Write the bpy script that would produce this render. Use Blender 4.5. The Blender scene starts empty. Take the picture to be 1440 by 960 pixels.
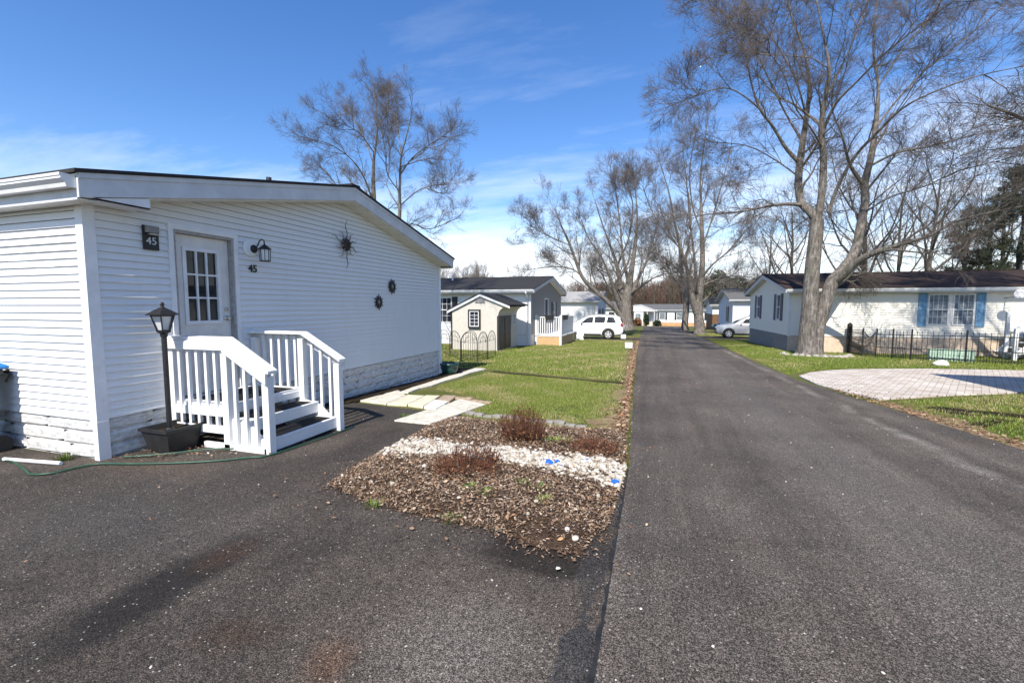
import bpy, bmesh, math, random
import numpy as np
from mathutils import Vector, Matrix
PI = math.pi
rnd = random.Random(7)
S = bpy.context.scene
COL = S.collection

# ------------------------------------------------------------------ camera
CAM_H = 1.66
F = 628.0; PX, PY = 720.0, 480.0
pitch = math.atan((PY-430.0)/F)
yaw = math.atan((920.0-PX)/F*math.cos(pitch))
_c, _s = math.cos(yaw), math.sin(yaw)
FW = np.array([-_s*math.cos(pitch), _c*math.cos(pitch), -math.sin(pitch)])
RT = np.array([_c, _s, 0.0]); UP = np.cross(RT, FW)
CAMP = np.array([0.0, 0.0, CAM_H])
def ray(x, y): return FW + RT*(x-PX)/F - UP*(y-PY)/F
def at(x, y, Y):                     # pixel -> point on the plane Y = const
    d = ray(x, y); return CAMP + d*(Y/d[1])
def atx(x, y, X):
    d = ray(x, y); return CAMP + d*(X/d[0])
BRK = [3.0, 11.0, 95.0]
def g(Y):                            # height of the ground (falls gently up the road)
    if Y < 3: return 0.0
    if Y < 11: return -0.033*(Y-3)
    if Y < 95: return -0.264-0.0225*(Y-11)
    return -0.264-0.0225*84
def gv(Y):
    return np.where(Y<3, 0, np.where(Y<11, -0.033*(Y-3), -0.264-0.0225*(np.minimum(Y,95)-11)))
def gp(x, y):                        # pixel -> point on the ground
    d = ray(x, y); t = 2.0
    for i in range(220):
        P = CAMP+d*t; t += (P[2]-g(P[1]))/(-d[2]+0.03)*0.7
    P = CAMP+d*t; return (float(P[0]), float(P[1]), g(float(P[1])))
cam = bpy.data.cameras.new('camera'); cam.sensor_width = 36; cam.lens = F/1440*36; cam.clip_end = 3000; cam.clip_start = 0.05
co = bpy.data.objects.new('camera', cam); COL.objects.link(co)
co.matrix_world = Matrix(((RT[0],UP[0],-FW[0],0),(RT[1],UP[1],-FW[1],0),(RT[2],UP[2],-FW[2],CAM_H),(0,0,0,1)))
S.camera = co

# ------------------------------------------------------------------ materials
def newmat(name):
    m = bpy.data.materials.new(name); m.use_nodes = True
    nt = m.node_tree; b = nt.nodes['Principled BSDF']
    return m, nt, b
def N(nt, t, **kw):
    n = nt.nodes.new(t)
    for k, v in kw.items():
        if k.startswith('i_'):
            key = k[2:]
            key = int(key) if key.isdigit() else key
            n.inputs[key].default_value = v
        else: setattr(n, k, v)
    return n
def L(nt, a, b): nt.links.new(a, b)
def rgb(c): return (c[0], c[1], c[2], 1)
def ramp(nt, fac, stops):
    r = N(nt, 'ShaderNodeValToRGB'); e = r.color_ramp.elements
    while len(e) < len(stops): e.new(0.5)
    for el, (p, c) in zip(e, stops):
        el.position = p; el.color = rgb(c) if not isinstance(c, float) else (c, c, c, 1)
    L(nt, fac, r.inputs[0]); return r.outputs[0]
def noise(nt, scale, detail=4, rough=0.55, vec=None):
    n = N(nt, 'ShaderNodeTexNoise'); n.inputs['Scale'].default_value = scale
    n.inputs['Detail'].default_value = detail; n.inputs['Roughness'].default_value = rough
    if vec is None: vec = geo(nt)
    L(nt, vec, n.inputs['Vector']); return n.outputs[0]
def geo(nt):
    return N(nt, 'ShaderNodeTexCoord').outputs['Object']
def mix(nt, fac, a, b, mode='MIX'):
    m = N(nt, 'ShaderNodeMix', data_type='RGBA', blend_type=mode)
    for sock, v in ((m.inputs[0], fac), (m.inputs[6], a), (m.inputs[7], b)):
        if hasattr(v, 'is_linked'): L(nt, v, sock)
        elif isinstance(v, (int, float)): sock.default_value = v if sock.type == 'VALUE' else (v, v, v, 1)
        else: sock.default_value = rgb(v)
    return m.outputs[2]
def math_(nt, op, a, b=None, c=None):
    m = N(nt, 'ShaderNodeMath', operation=op)
    for i, v in enumerate((a, b, c)):
        if v is None: continue
        if hasattr(v, 'is_linked'): L(nt, v, m.inputs[i])
        else: m.inputs[i].default_value = v
    return m.outputs[0]
def bump(nt, b, h, strength=0.3, dist=0.02):
    n = N(nt, 'ShaderNodeBump'); n.inputs['Strength'].default_value = strength; n.inputs['Distance'].default_value = dist
    L(nt, h, n.inputs['Height']); L(nt, n.outputs[0], b.inputs['Normal'])
def simple(name, c, rough=0.5, var=0.12, scale=6.0, bmp=0.0, metal=0.0, bscale=60, spec=None):
    m, nt, b = newmat(name)
    f = noise(nt, scale, 5, 0.65)
    lo = [x*(1-var*1.6) for x in c]; hi = [min(1, x*(1+var)) for x in c]
    L(nt, ramp(nt, f, [(0.28, lo), (0.7, hi)]), b.inputs['Base Color'])
    b.inputs['Roughness'].default_value = rough; b.inputs['Metallic'].default_value = metal
    if spec is not None: b.inputs['Specular IOR Level'].default_value = spec
    if bmp: bump(nt, b, noise(nt, bscale, 3), bmp, 0.005)
    return m
def siding_mat(name, c, dirt=(0.42, 0.40, 0.33), amt=0.16):
    m, nt, b = newmat(name)
    v = geo(nt); mp = N(nt, 'ShaderNodeMapping'); mp.inputs['Scale'].default_value = (1.6, 1.6, 0.35); L(nt, v, mp.inputs[0])
    f = noise(nt, 3.0, 6, 0.7, mp.outputs[0]); f2 = noise(nt, 14.0, 4, 0.6)
    k = math_(nt, 'MULTIPLY', ramp(nt, f, [(0.5, 0.0), (0.78, 1.0)]), amt)
    base = mix(nt, f2, [x*0.95 for x in c], c)
    L(nt, mix(nt, k, base, dirt), b.inputs['Base Color'])
    b.inputs['Roughness'].default_value = 0.55
    bump(nt, b, noise(nt, 5.0, 2), 0.12, 0.01)
    return m
M = {}
M['siding'] = siding_mat('white_vinyl', (0.74, 0.74, 0.745))
M['siding_cream'] = siding_mat('cream_vinyl', (0.80, 0.76, 0.67))
M['siding_shaded'] = siding_mat('shaded_vinyl', (0.27, 0.25, 0.22))  # shaded copy of the home's siding: gable shade put into the colour
M['siding_blue'] = siding_mat('pale_blue_vinyl', (0.62, 0.68, 0.77))
M['siding_far'] = siding_mat('far_white_vinyl', (0.78, 0.78, 0.77))
M['trim'] = simple('white_trim_paint', (0.71, 0.71, 0.72), 0.45, 0.08, 4)
M['fascia_paint'] = simple('shaded_fascia_paint', (0.57, 0.575, 0.60), 0.5, 0.1, 3)  # white trim made greyer and bluer, the gable fascia's shade put into its colour
M['white_wood'] = siding_mat('white_painted_wood', (0.77, 0.77, 0.76), (0.36, 0.33, 0.28), 0.30)
M['soffit'] = simple('soffit_vinyl', (0.66, 0.63, 0.57), 0.6, 0.08)
M['gutter'] = simple('aluminium_gutter', (0.74, 0.74, 0.74), 0.35, 0.1, 3)
M['black_metal'] = simple('black_powder_coat', (0.014, 0.014, 0.015), 0.45, 0.3, 20)
M['black_plastic'] = simple('black_plastic', (0.018, 0.018, 0.019), 0.5, 0.3, 9, 0.1)
M['rust_metal'] = simple('dark_rusty_iron', (0.045, 0.032, 0.024), 0.7, 0.5, 30, 0.3)
M['grey_metal'] = simple('grey_iron', (0.27, 0.25, 0.235), 0.5, 0.3, 30)
M['chrome'] = simple('satin_nickel', (0.55, 0.52, 0.47), 0.3, 0.1, metal=1.0)
M['door_paint'] = simple('door_paint', (0.66, 0.635, 0.60), 0.5, 0.08, 5)
M['jamb'] = simple('weathered_jamb', (0.33, 0.31, 0.30), 0.6, 0.2, 20)
M['rubber'] = simple('black_rubber', (0.012, 0.012, 0.012), 0.85, 0.3, 30, 0.3, bscale=150)
M['tyre'] = simple('tyre_rubber', (0.016, 0.016, 0.016), 0.8, 0.2)
M['concrete'] = simple('weathered_concrete', (0.58, 0.54, 0.45), 0.9, 0.22, 7, 0.6)
M['lumber'] = simple('new_lumber', (0.52, 0.34, 0.17), 0.7, 0.15, 10)
M['brown_wood'] = simple('brown_fence_wood', (0.16, 0.075, 0.03), 0.7, 0.3, 8)
M['post_wood'] = simple('dark_wood_post', (0.035, 0.028, 0.022), 0.8, 0.3, 12)
M['shed_paint'] = simple('beige_shed_paint', (0.54, 0.505, 0.44), 0.6, 0.06, 5)
M['shutter_blue'] = simple('blue_shutter', (0.15, 0.30, 0.45), 0.5, 0.2, 14)
M['shutter_navy'] = simple('navy_shutter', (0.03, 0.055, 0.11), 0.5, 0.2, 10)
M['shutter_dark'] = simple('dark_shutter', (0.02, 0.02, 0.024), 0.5, 0.2)
M['orange_skirt'] = simple('orange_skirting', (0.55, 0.30, 0.15), 0.8, 0.15, 2)
M['grey_skirt'] = simple('grey_stone_skirting', (0.24, 0.23, 0.23), 0.8, 0.2, 6, 0.6, bscale=14)
M['blue_plastic'] = simple('blue_plastic', (0.02, 0.20, 0.52), 0.4, 0.12)
M['blue_glass'] = simple('blue_glass_chunk', (0.03, 0.14, 0.62), 0.12, 0.3, 30)
M['green_plastic'] = simple('green_glazed_pot', (0.012, 0.05, 0.042), 0.3, 0.25, 6)
M['hose_green'] = simple('green_hose', (0.018, 0.075, 0.042), 0.45, 0.25, 15)
M['mint'] = simple('mint_plastic', (0.42, 0.57, 0.46), 0.5, 0.1)
M['pale_stone'] = simple('pale_stone', (0.72, 0.70, 0.64), 0.85, 0.15, 12, 0.4)
M['tan_stone'] = simple('tan_flagstone', (0.62, 0.56, 0.42), 0.9, 0.2, 9, 0.5)
M['brown_stone'] = simple('brown_flagstone', (0.36, 0.27, 0.19), 0.9, 0.2, 9, 0.4)
M['grey_brick'] = simple('grey_edging_brick', (0.27, 0.25, 0.22), 0.9, 0.3, 12, 0.5)
M['field_stone'] = simple('field_stone', (0.36, 0.33, 0.28), 0.9, 0.35, 9, 0.5)
M['bag'] = simple('white_plastic_bag', (0.78, 0.78, 0.78), 0.4, 0.08)
M['car_white'] = simple('white_car_paint', (0.80, 0.80, 0.80), 0.25, 0.02)
M['car_silver'] = simple('silver_car_paint', (0.52, 0.53, 0.54), 0.28, 0.03, metal=0.35)
M['car_teal'] = simple('dark_teal_car_paint', (0.02, 0.05, 0.065), 0.2, 0.05)
M['cladding'] = simple('black_cladding', (0.02, 0.02, 0.021), 0.6, 0.15)
M['tail_red'] = simple('red_lens', (0.32, 0.012, 0.012), 0.2, 0.1)
M['lens'] = simple('clear_lens', (0.55, 0.57, 0.6), 0.1, 0.1)
M['rim'] = simple('alloy_rim', (0.55, 0.55, 0.56), 0.35, 0.1)
M['lamp_glass'] = simple('frosted_lamp_glass', (0.60, 0.62, 0.64), 0.2, 0.1)
M['lantern_white'] = simple('white_backplate', (0.78, 0.78, 0.78), 0.4, 0.04)
M['numeral'] = simple('white_numeral', (0.62, 0.64, 0.68), 0.5, 0.03)
M['curtain'] = simple('pale_blinds', (0.42, 0.47, 0.50), 0.6, 0.15, 4)
M['blacknum'] = simple('black_numeral', (0.012, 0.012, 0.012), 0.5, 0.1)
m, nt, b = newmat('window_glass')
f = noise(nt, 2.2, 3)
L(nt, ramp(nt, f, [(0.3, (0.012, 0.014, 0.016)), (0.75, (0.05, 0.055, 0.06))]), b.inputs['Base Color'])
b.inputs['Roughness'].default_value = 0.03; b.inputs['Specular IOR Level'].default_value = 0.3
bump(nt, b, noise(nt, 1.5, 1), 0.05, 0.02)
M['glass'] = m
m, nt, b = newmat('pale_window_glass')
f = noise(nt, 3.0, 3)
L(nt, ramp(nt, f, [(0.35, (0.11, 0.13, 0.14)), (0.7, (0.30, 0.34, 0.36))]), b.inputs['Base Color'])
b.inputs['Roughness'].default_value = 0.05
M['glass_pale'] = m
def shingle(name, c):
    m, nt, b = newmat(name)
    v = geo(nt)
    br = N(nt, 'ShaderNodeTexBrick'); br.inputs['Scale'].default_value = 1.0
    br.inputs['Brick Width'].default_value = 0.32; br.inputs['Row Height'].default_value = 0.14
    br.inputs['Mortar Size'].default_value = 0.006; br.inputs['Bias'].default_value = -0.2
    br.inputs['Color1'].default_value = rgb([x*0.7 for x in c]); br.inputs['Color2'].default_value = rgb([x*1.35 for x in c])
    br.inputs['Mortar'].default_value = rgb([x*0.35 for x in c])
    L(nt, v, br.inputs['Vector'])
    f = noise(nt, 1.1, 5, 0.7); f2 = noise(nt, 90, 2)
    c1 = mix(nt, f, br.outputs[0], [x*1.5 for x in c]); 
    L(nt, mix(nt, f2, c1, [x*0.6 for x in c]), b.inputs['Base Color'])
    b.inputs['Roughness'].default_value = 0.95; b.inputs['Specular IOR Level'].default_value = 0.2
    bump(nt, b, br.outputs[1], -0.5, 0.01)
    return m
M['shingle'] = shingle('charcoal_shingle', (0.035, 0.034, 0.035))
M['shingle_brown'] = shingle('brown_shingle', (0.047, 0.031, 0.026))
M['shingle_grey'] = shingle('grey_shingle', (0.13, 0.13, 0.13))
M['shingle_pale'] = shingle('pale_grey_shingle', (0.36, 0.35, 0.34))
# faux stone skirting: painted, worn in the hollows
def stone_mat(name, c, dark, amt=0.6):
    m, nt, b = newmat(name)
    mp = N(nt, 'ShaderNodeMapping'); mp.inputs['Scale'].default_value = (1, 1, 3.0); L(nt, geo(nt), mp.inputs[0])
    f = noise(nt, 9, 8, 0.72, mp.outputs[0]); f2 = noise(nt, 2.0, 3)
    k = ramp(nt, f, [(0.36, 1.0), (0.56, 0.0)])
    k = math_(nt, 'MULTIPLY', k, amt)
    L(nt, mix(nt, k, mix(nt, f2, [x*0.82 for x in c], c), dark), b.inputs['Base Color'])
    b.inputs['Roughness'].default_value = 0.8
    bump(nt, b, f, 0.55, 0.02)
    return m
M['stone'] = stone_mat('painted_stone_panel', (0.69, 0.68, 0.66), (0.21, 0.20, 0.19), 0.6)
M['stone_warm'] = stone_mat('stained_stone_panel', (0.72, 0.58, 0.44), (0.30, 0.17, 0.09), 0.6)
def bark(name, c, pale, green=(0.10, 0.105, 0.06)):
    m, nt, b = newmat(name)
    mp = N(nt, 'ShaderNodeMapping'); mp.inputs['Scale'].default_value = (1, 1, 0.16); L(nt, geo(nt), mp.inputs[0])
    f = noise(nt, 15, 7, 0.75, mp.outputs[0]); f2 = noise(nt, 1.6, 4, 0.6); f3 = noise(nt, 4.5, 4, 0.6)
    c1 = ramp(nt, f, [(0.34, [x*0.35 for x in c]), (0.5, c), (0.72, pale)])
    c2 = mix(nt, ramp(nt, f3, [(0.52, 0.0), (0.7, 0.5)]), c1, pale)
    L(nt, mix(nt, ramp(nt, f2, [(0.52, 0.0), (0.75, 0.6)]), c2, green), b.inputs['Base Color'])
    b.inputs['Roughness'].default_value = 0.95; b.inputs['Specular IOR Level'].default_value = 0.2
    bump(nt, b, f, 1.0, 0.06)
    return m
M['bark'] = bark('maple_bark', (0.15, 0.13, 0.115), (0.36, 0.335, 0.30))
M['bark_dark'] = bark('dark_bark', (0.095, 0.08, 0.07), (0.24, 0.22, 0.19))
M['twig'] = simple('bare_twigs', (0.135, 0.112, 0.098), 0.9, 0.35, 0.8)
M['twig_red'] = simple('budding_twigs', (0.125, 0.10, 0.085), 0.9, 0.4, 0.7)
M['twig_grey'] = simple('pale_grey_twigs', (0.22, 0.19, 0.17), 0.9, 0.3, 0.8)
M['shrub_twig'] = simple('red_brown_shrub_twigs', (0.12, 0.044, 0.02), 0.85, 0.45, 12)
def tinted(name, attr='tint', rough=0.8, trans=0.0, spec=0.3):
    m, nt, b = newmat(name)
    a = N(nt, 'ShaderNodeAttribute'); a.attribute_name = attr
    L(nt, a.outputs['Color'], b.inputs['Base Color'])
    b.inputs['Roughness'].default_value = rough; b.inputs['Specular IOR Level'].default_value = spec
    return m
M['grass_blade'] = tinted('grass_blades', rough=0.6)
M['chips'] = tinted('mulch_chips', rough=0.9, spec=0.15)
M['pebble'] = tinted('white_pebbles', rough=0.6)
M['needles'] = tinted('pine_needles', rough=0.7)
# asphalt
def asphalt(name, c, road=False, brown=(0.075, 0.058, 0.044)):
    m, nt, b = newmat(name); v = geo(nt)
    f1 = noise(nt, 0.7, 6, 0.65); f2 = noise(nt, 1.7, 7, 0.72); f3 = noise(nt, 150, 2, 0.8); f5 = noise(nt, 55, 3, 0.75)
    base = mix(nt, ramp(nt, f1, [(0.36, 0.0), (0.66, 1.0)]), [x*0.8 for x in c], [x*1.4 for x in c])
    base = mix(nt, ramp(nt, f2, [(0.45, 0.0), (0.75, 0.65)]), base, brown)
    grit = ramp(nt, f3, [(0.36, 0.12), (0.5, 0.9), (0.62, 2.7)])
    grit2 = ramp(nt, f5, [(0.34, 0.45), (0.66, 1.65)])
    # tyre wear running along the lane and a few hairline cracks
    mpw = N(nt, 'ShaderNodeMapping'); mpw.inputs['Scale'].default_value = (2.2, 0.10, 1) if road else (1.1, 0.5, 1); L(nt, v, mpw.inputs[0])
    fw = noise(nt, 1.0, 5, 0.65, mpw.outputs[0])
    base = mix(nt, 1.0, base, ramp(nt, fw, [(0.34, 0.74), (0.66, 1.28)]), 'MULTIPLY')
    wv = N(nt, 'ShaderNodeVectorMath', operation='ADD'); nz = N(nt, 'ShaderNodeTexNoise'); nz.inputs['Scale'].default_value = 1.6; nz.inputs['Detail'].default_value = 6; L(nt, v, nz.inputs['Vector'])
    sc_ = N(nt, 'ShaderNodeVectorMath', operation='SCALE'); sc_.inputs['Scale'].default_value = 0.9; L(nt, nz.outputs['Color'], sc_.inputs[0]); L(nt, v, wv.inputs[0]); L(nt, sc_.outputs[0], wv.inputs[1])
    vc = N(nt, 'ShaderNodeTexVoronoi', feature='DISTANCE_TO_EDGE'); vc.inputs['Scale'].default_value = 0.42; L(nt, wv.outputs[0], vc.inputs['Vector'])
    ck = math_(nt, 'MULTIPLY', ramp(nt, vc.outputs['Distance'], [(0.0015, 1.0), (0.0045, 0.0)]), ramp(nt, noise(nt, 0.8, 3), [(0.48, 0.0), (0.6, 0.75)]))
    base = mix(nt, ck, base, (0.014, 0.012, 0.011))
    # bright aggregate specks
    vo = N(nt, 'ShaderNodeTexVoronoi'); vo.inputs['Scale'].default_value = 40; L(nt, v, vo.inputs['Vector'])
    d = ramp(nt, vo.outputs['Distance'], [(0.15, 1.0), (0.22, 0.0)])
    sep = N(nt, 'ShaderNodeSeparateColor'); L(nt, vo.outputs['Color'], sep.inputs[0])
    pick = ramp(nt, sep.outputs[0], [(0.84, 0.0), (0.86, 1.0)])
    k = math_(nt, 'MULTIPLY', d, pick)
    kspeck = math_(nt, 'MULTIPLY', k, 0.85)
    sx = N(nt, 'ShaderNodeSeparateXYZ'); L(nt, v, sx.inputs[0])
    X, Y = sx.outputs[0], sx.outputs[1]
    if road:
        # worn paler wheel streak along the right-hand edge
        wob = math_(nt, 'MULTIPLY', math_(nt, 'SUBTRACT', noise(nt, 0.5, 3), 0.5), 0.5)
        dx = math_(nt, 'ABSOLUTE', math_(nt, 'SUBTRACT', math_(nt, 'ADD', X, wob), 3.36))
        st = ramp(nt, dx, [(0.02, 1.0), (0.16, 0.0)])
        st = math_(nt, 'MULTIPLY', st, ramp(nt, noise(nt, 1.3, 5, 0.7), [(0.36, 0.0), (0.66, 0.6)]))
        base = mix(nt, st, base, (0.24, 0.22, 0.19))
        dx = math_(nt, 'ABSOLUTE', math_(nt, 'SUBTRACT', math_(nt, 'ADD', X, wob), 1.9))
        st = math_(nt, 'MULTIPLY', ramp(nt, dx, [(0.1, 1.0), (0.9, 0.0)]), 0.35)
        base = mix(nt, st, base, (0.105, 0.095, 0.085))
    else:
        def blob(cx, cy, rx, ry, ang, col, amt, edge=0.6, ns=2.4, na=0.9):
            nonlocal base
            mp = N(nt, 'ShaderNodeMapping', vector_type='TEXTURE'); mp.inputs['Location'].default_value = (cx, cy, 0)
            mp.inputs['Rotation'].default_value = (0, 0, ang); mp.inputs['Scale'].default_value = (rx, ry, 1)
            L(nt, v, mp.inputs[0])
            s3 = N(nt, 'ShaderNodeSeparateXYZ'); L(nt, mp.outputs[0], s3.inputs[0])
            d2 = math_(nt, 'ADD', math_(nt, 'POWER', s3.outputs[0], 2.0), math_(nt, 'POWER', s3.outputs[1], 2.0))
            d2 = math_(nt, 'ADD', math_(nt, 'SQRT', d2), math_(nt, 'MULTIPLY', math_(nt, 'SUBTRACT', noise(nt, ns, 5, 0.65), 0.5), na))
            k = math_(nt, 'MULTIPLY', ramp(nt, d2, [(edge, 1.0), (1.05, 0.0)]), amt)
            base = mix(nt, k, base, col)
        blob(-2.72, 1.78, 0.28, 0.74, -0.03, (0.013, 0.0105, 0.009), 0.95, 0.5)
        blob(-2.68, 2.15, 0.17, 0.3, -0.2, (0.036, 0.020, 0.011), 0.75, 0.3)
        blob(-1.4, 1.62, 0.16, 0.2, 0.3, (0.07, 0.032, 0.016), 0.8, 0.3, 5)
        blob(-1.95, 1.62, 0.3, 0.16, 0.3, (0.034, 0.021, 0.013), 0.75, 0.3, 5)
        blob(-1.35, 2.45, 0.14, 0.11, 0.0, (0.03, 0.019, 0.012), 0.6, 0.1)
        blob(-0.66, 2.35, 0.06, 0.15, 0.5, (0.026, 0.02, 0.015), 0.85, 0.85, 9)
        blob(-1.0, 2.1, 1.3, 0.9, 0.2, (0.085, 0.068, 0.053), 0.6, 0.2)
        blob(-3.9, 2.3, 1.5, 0.8, 0.1, (0.036, 0.034, 0.033), 0.55, 0.2)
        blob(-0.62, 2.85, 0.5, 0.36, 0.2, (0.016, 0.012, 0.009), 0.95, 0.7, 4)
        blob(-0.3, 1.75, 0.10, 0.55, 0.02, (0.026, 0.025, 0.025), 0.85, 0.97, 7, 1.3)
        blob(-0.33, 2.75, 0.09, 0.4, 0.0, (0.03, 0.027, 0.025), 0.7, 0.9, 7, 1.3)
        blob(-0.85, 1.8, 0.55, 0.6, 0.2, (0.11, 0.098, 0.085), 0.55, 0.2)
        blob(-5.0, 3.2, 1.2, 0.35, 0.1, (0.075, 0.055, 0.04), 0.5, 0.3)
        blob(-4.0, 6.4, 1.2, 0.8, 0.4, (0.03, 0.027, 0.025), 0.5, 0.3)
    base = mix(nt, 1.0, base, grit, 'MULTIPLY'); base = mix(nt, 1.0, base, grit2, 'MULTIPLY')
    base = mix(nt, kspeck, base, (0.42, 0.39, 0.35))
    L(nt, base, b.inputs['Base Color'])
    b.inputs['Roughness'].default_value = 0.88; b.inputs['Specular IOR Level'].default_value = 0.3
    h = math_(nt, 'ADD', math_(nt, 'MULTIPLY', f3, 0.7), math_(nt, 'MULTIPLY', f5, 0.6))
    bump(nt, b, h, 0.7, 0.012)
    return m
M['asphalt'] = asphalt('driveway_asphalt', (0.040, 0.033, 0.027))
M['asphalt_road'] = asphalt('road_asphalt', (0.064, 0.054, 0.045), True)
M['sealant'] = simple('dark_tar_joint', (0.016, 0.016, 0.016), 0.7, 0.5, 12, 0.4)
def grass_ground(name):
    m, nt, b = newmat(name)
    f1 = noise(nt, 0.45, 5, 0.65); f2 = noise(nt, 3.0, 6, 0.7); f3 = noise(nt, 55, 3, 0.8)
    c = mix(nt, ramp(nt, f1, [(0.36, 0.0), (0.62, 1.0)]), (0.075, 0.110, 0.020), (0.20, 0.185, 0.065))
    c = mix(nt, ramp(nt, f2, [(0.52, 0.0), (0.72, 0.7)]), c, (0.14, 0.115, 0.058))
    c = mix(nt, 1.0, c, ramp(nt, f3, [(0.3, 0.45), (0.7, 1.4)]), 'MULTIPLY')
    L(nt, c, b.inputs['Base Color']); b.inputs['Roughness'].default_value = 0.95; b.inputs['Specular IOR Level'].default_value = 0.1
    bump(nt, b, f3, 1.0, 0.03)
    return m
M['ground'] = grass_ground('turf')
def soil(name, c, c2):
    m, nt, b = newmat(name)
    f = noise(nt, 6, 6, 0.7); f2 = noise(nt, 70, 3, 0.8)
    cc = mix(nt, ramp(nt, f, [(0.35, 0.0), (0.68, 1.0)]), c, c2)
    cc = mix(nt, 1.0, cc, ramp(nt, f2, [(0.3, 0.5), (0.7, 1.5)]), 'MULTIPLY')
    L(nt, cc, b.inputs['Base Color']); b.inputs['Roughness'].default_value = 0.95; b.inputs['Specular IOR Level'].default_value = 0.1
    bump(nt, b, f2, 1.0, 0.03)
    return m
M['mulch'] = soil('mulch_soil', (0.05, 0.032, 0.022), (0.13, 0.085, 0.055))
M['thatch'] = soil('dead_thatch', (0.20, 0.135, 0.08), (0.44, 0.31, 0.19))
M['soil'] = soil('dark_soil', (0.022, 0.016, 0.011), (0.06, 0.042, 0.028))
m, nt, b = newmat('concrete_pavers')
br = N(nt, 'ShaderNodeTexBrick'); br.inputs['Scale'].default_value = 1.0
br.inputs['Brick Width'].default_value = 0.26; br.inputs['Row Height'].default_value = 0.17
br.inputs['Mortar Size'].default_value = 0.009; br.inputs['Mortar Smooth'].default_value = 0.2
br.inputs['Color1'].default_value = (0.43, 0.37, 0.31, 1); br.inputs['Color2'].default_value = (0.64, 0.59, 0.53, 1); br.inputs['Mortar'].default_value = (0.13, 0.10, 0.08, 1)
mp = N(nt, 'ShaderNodeMapping'); mp.inputs['Rotation'].default_value = (0, 0, 0.5); L(nt, geo(nt), mp.inputs[0]); L(nt, mp.outputs[0], br.inputs['Vector'])
f = noise(nt, 1.2, 5, 0.7); f2 = noise(nt, 90, 2)
c = mix(nt, ramp(nt, f, [(0.45, 0.0), (0.75, 0.5)]), br.outputs[0], (0.36, 0.26, 0.20))
L(nt, mix(nt, 1.0, c, ramp(nt, f2, [(0.3, 0.8), (0.7, 1.2)]), 'MULTIPLY'), b.inputs['Base Color'])
b.inputs['Roughness'].default_value = 0.9; bump(nt, b, br.outputs[1], -0.6, 0.01)
M['paver'] = m

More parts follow.
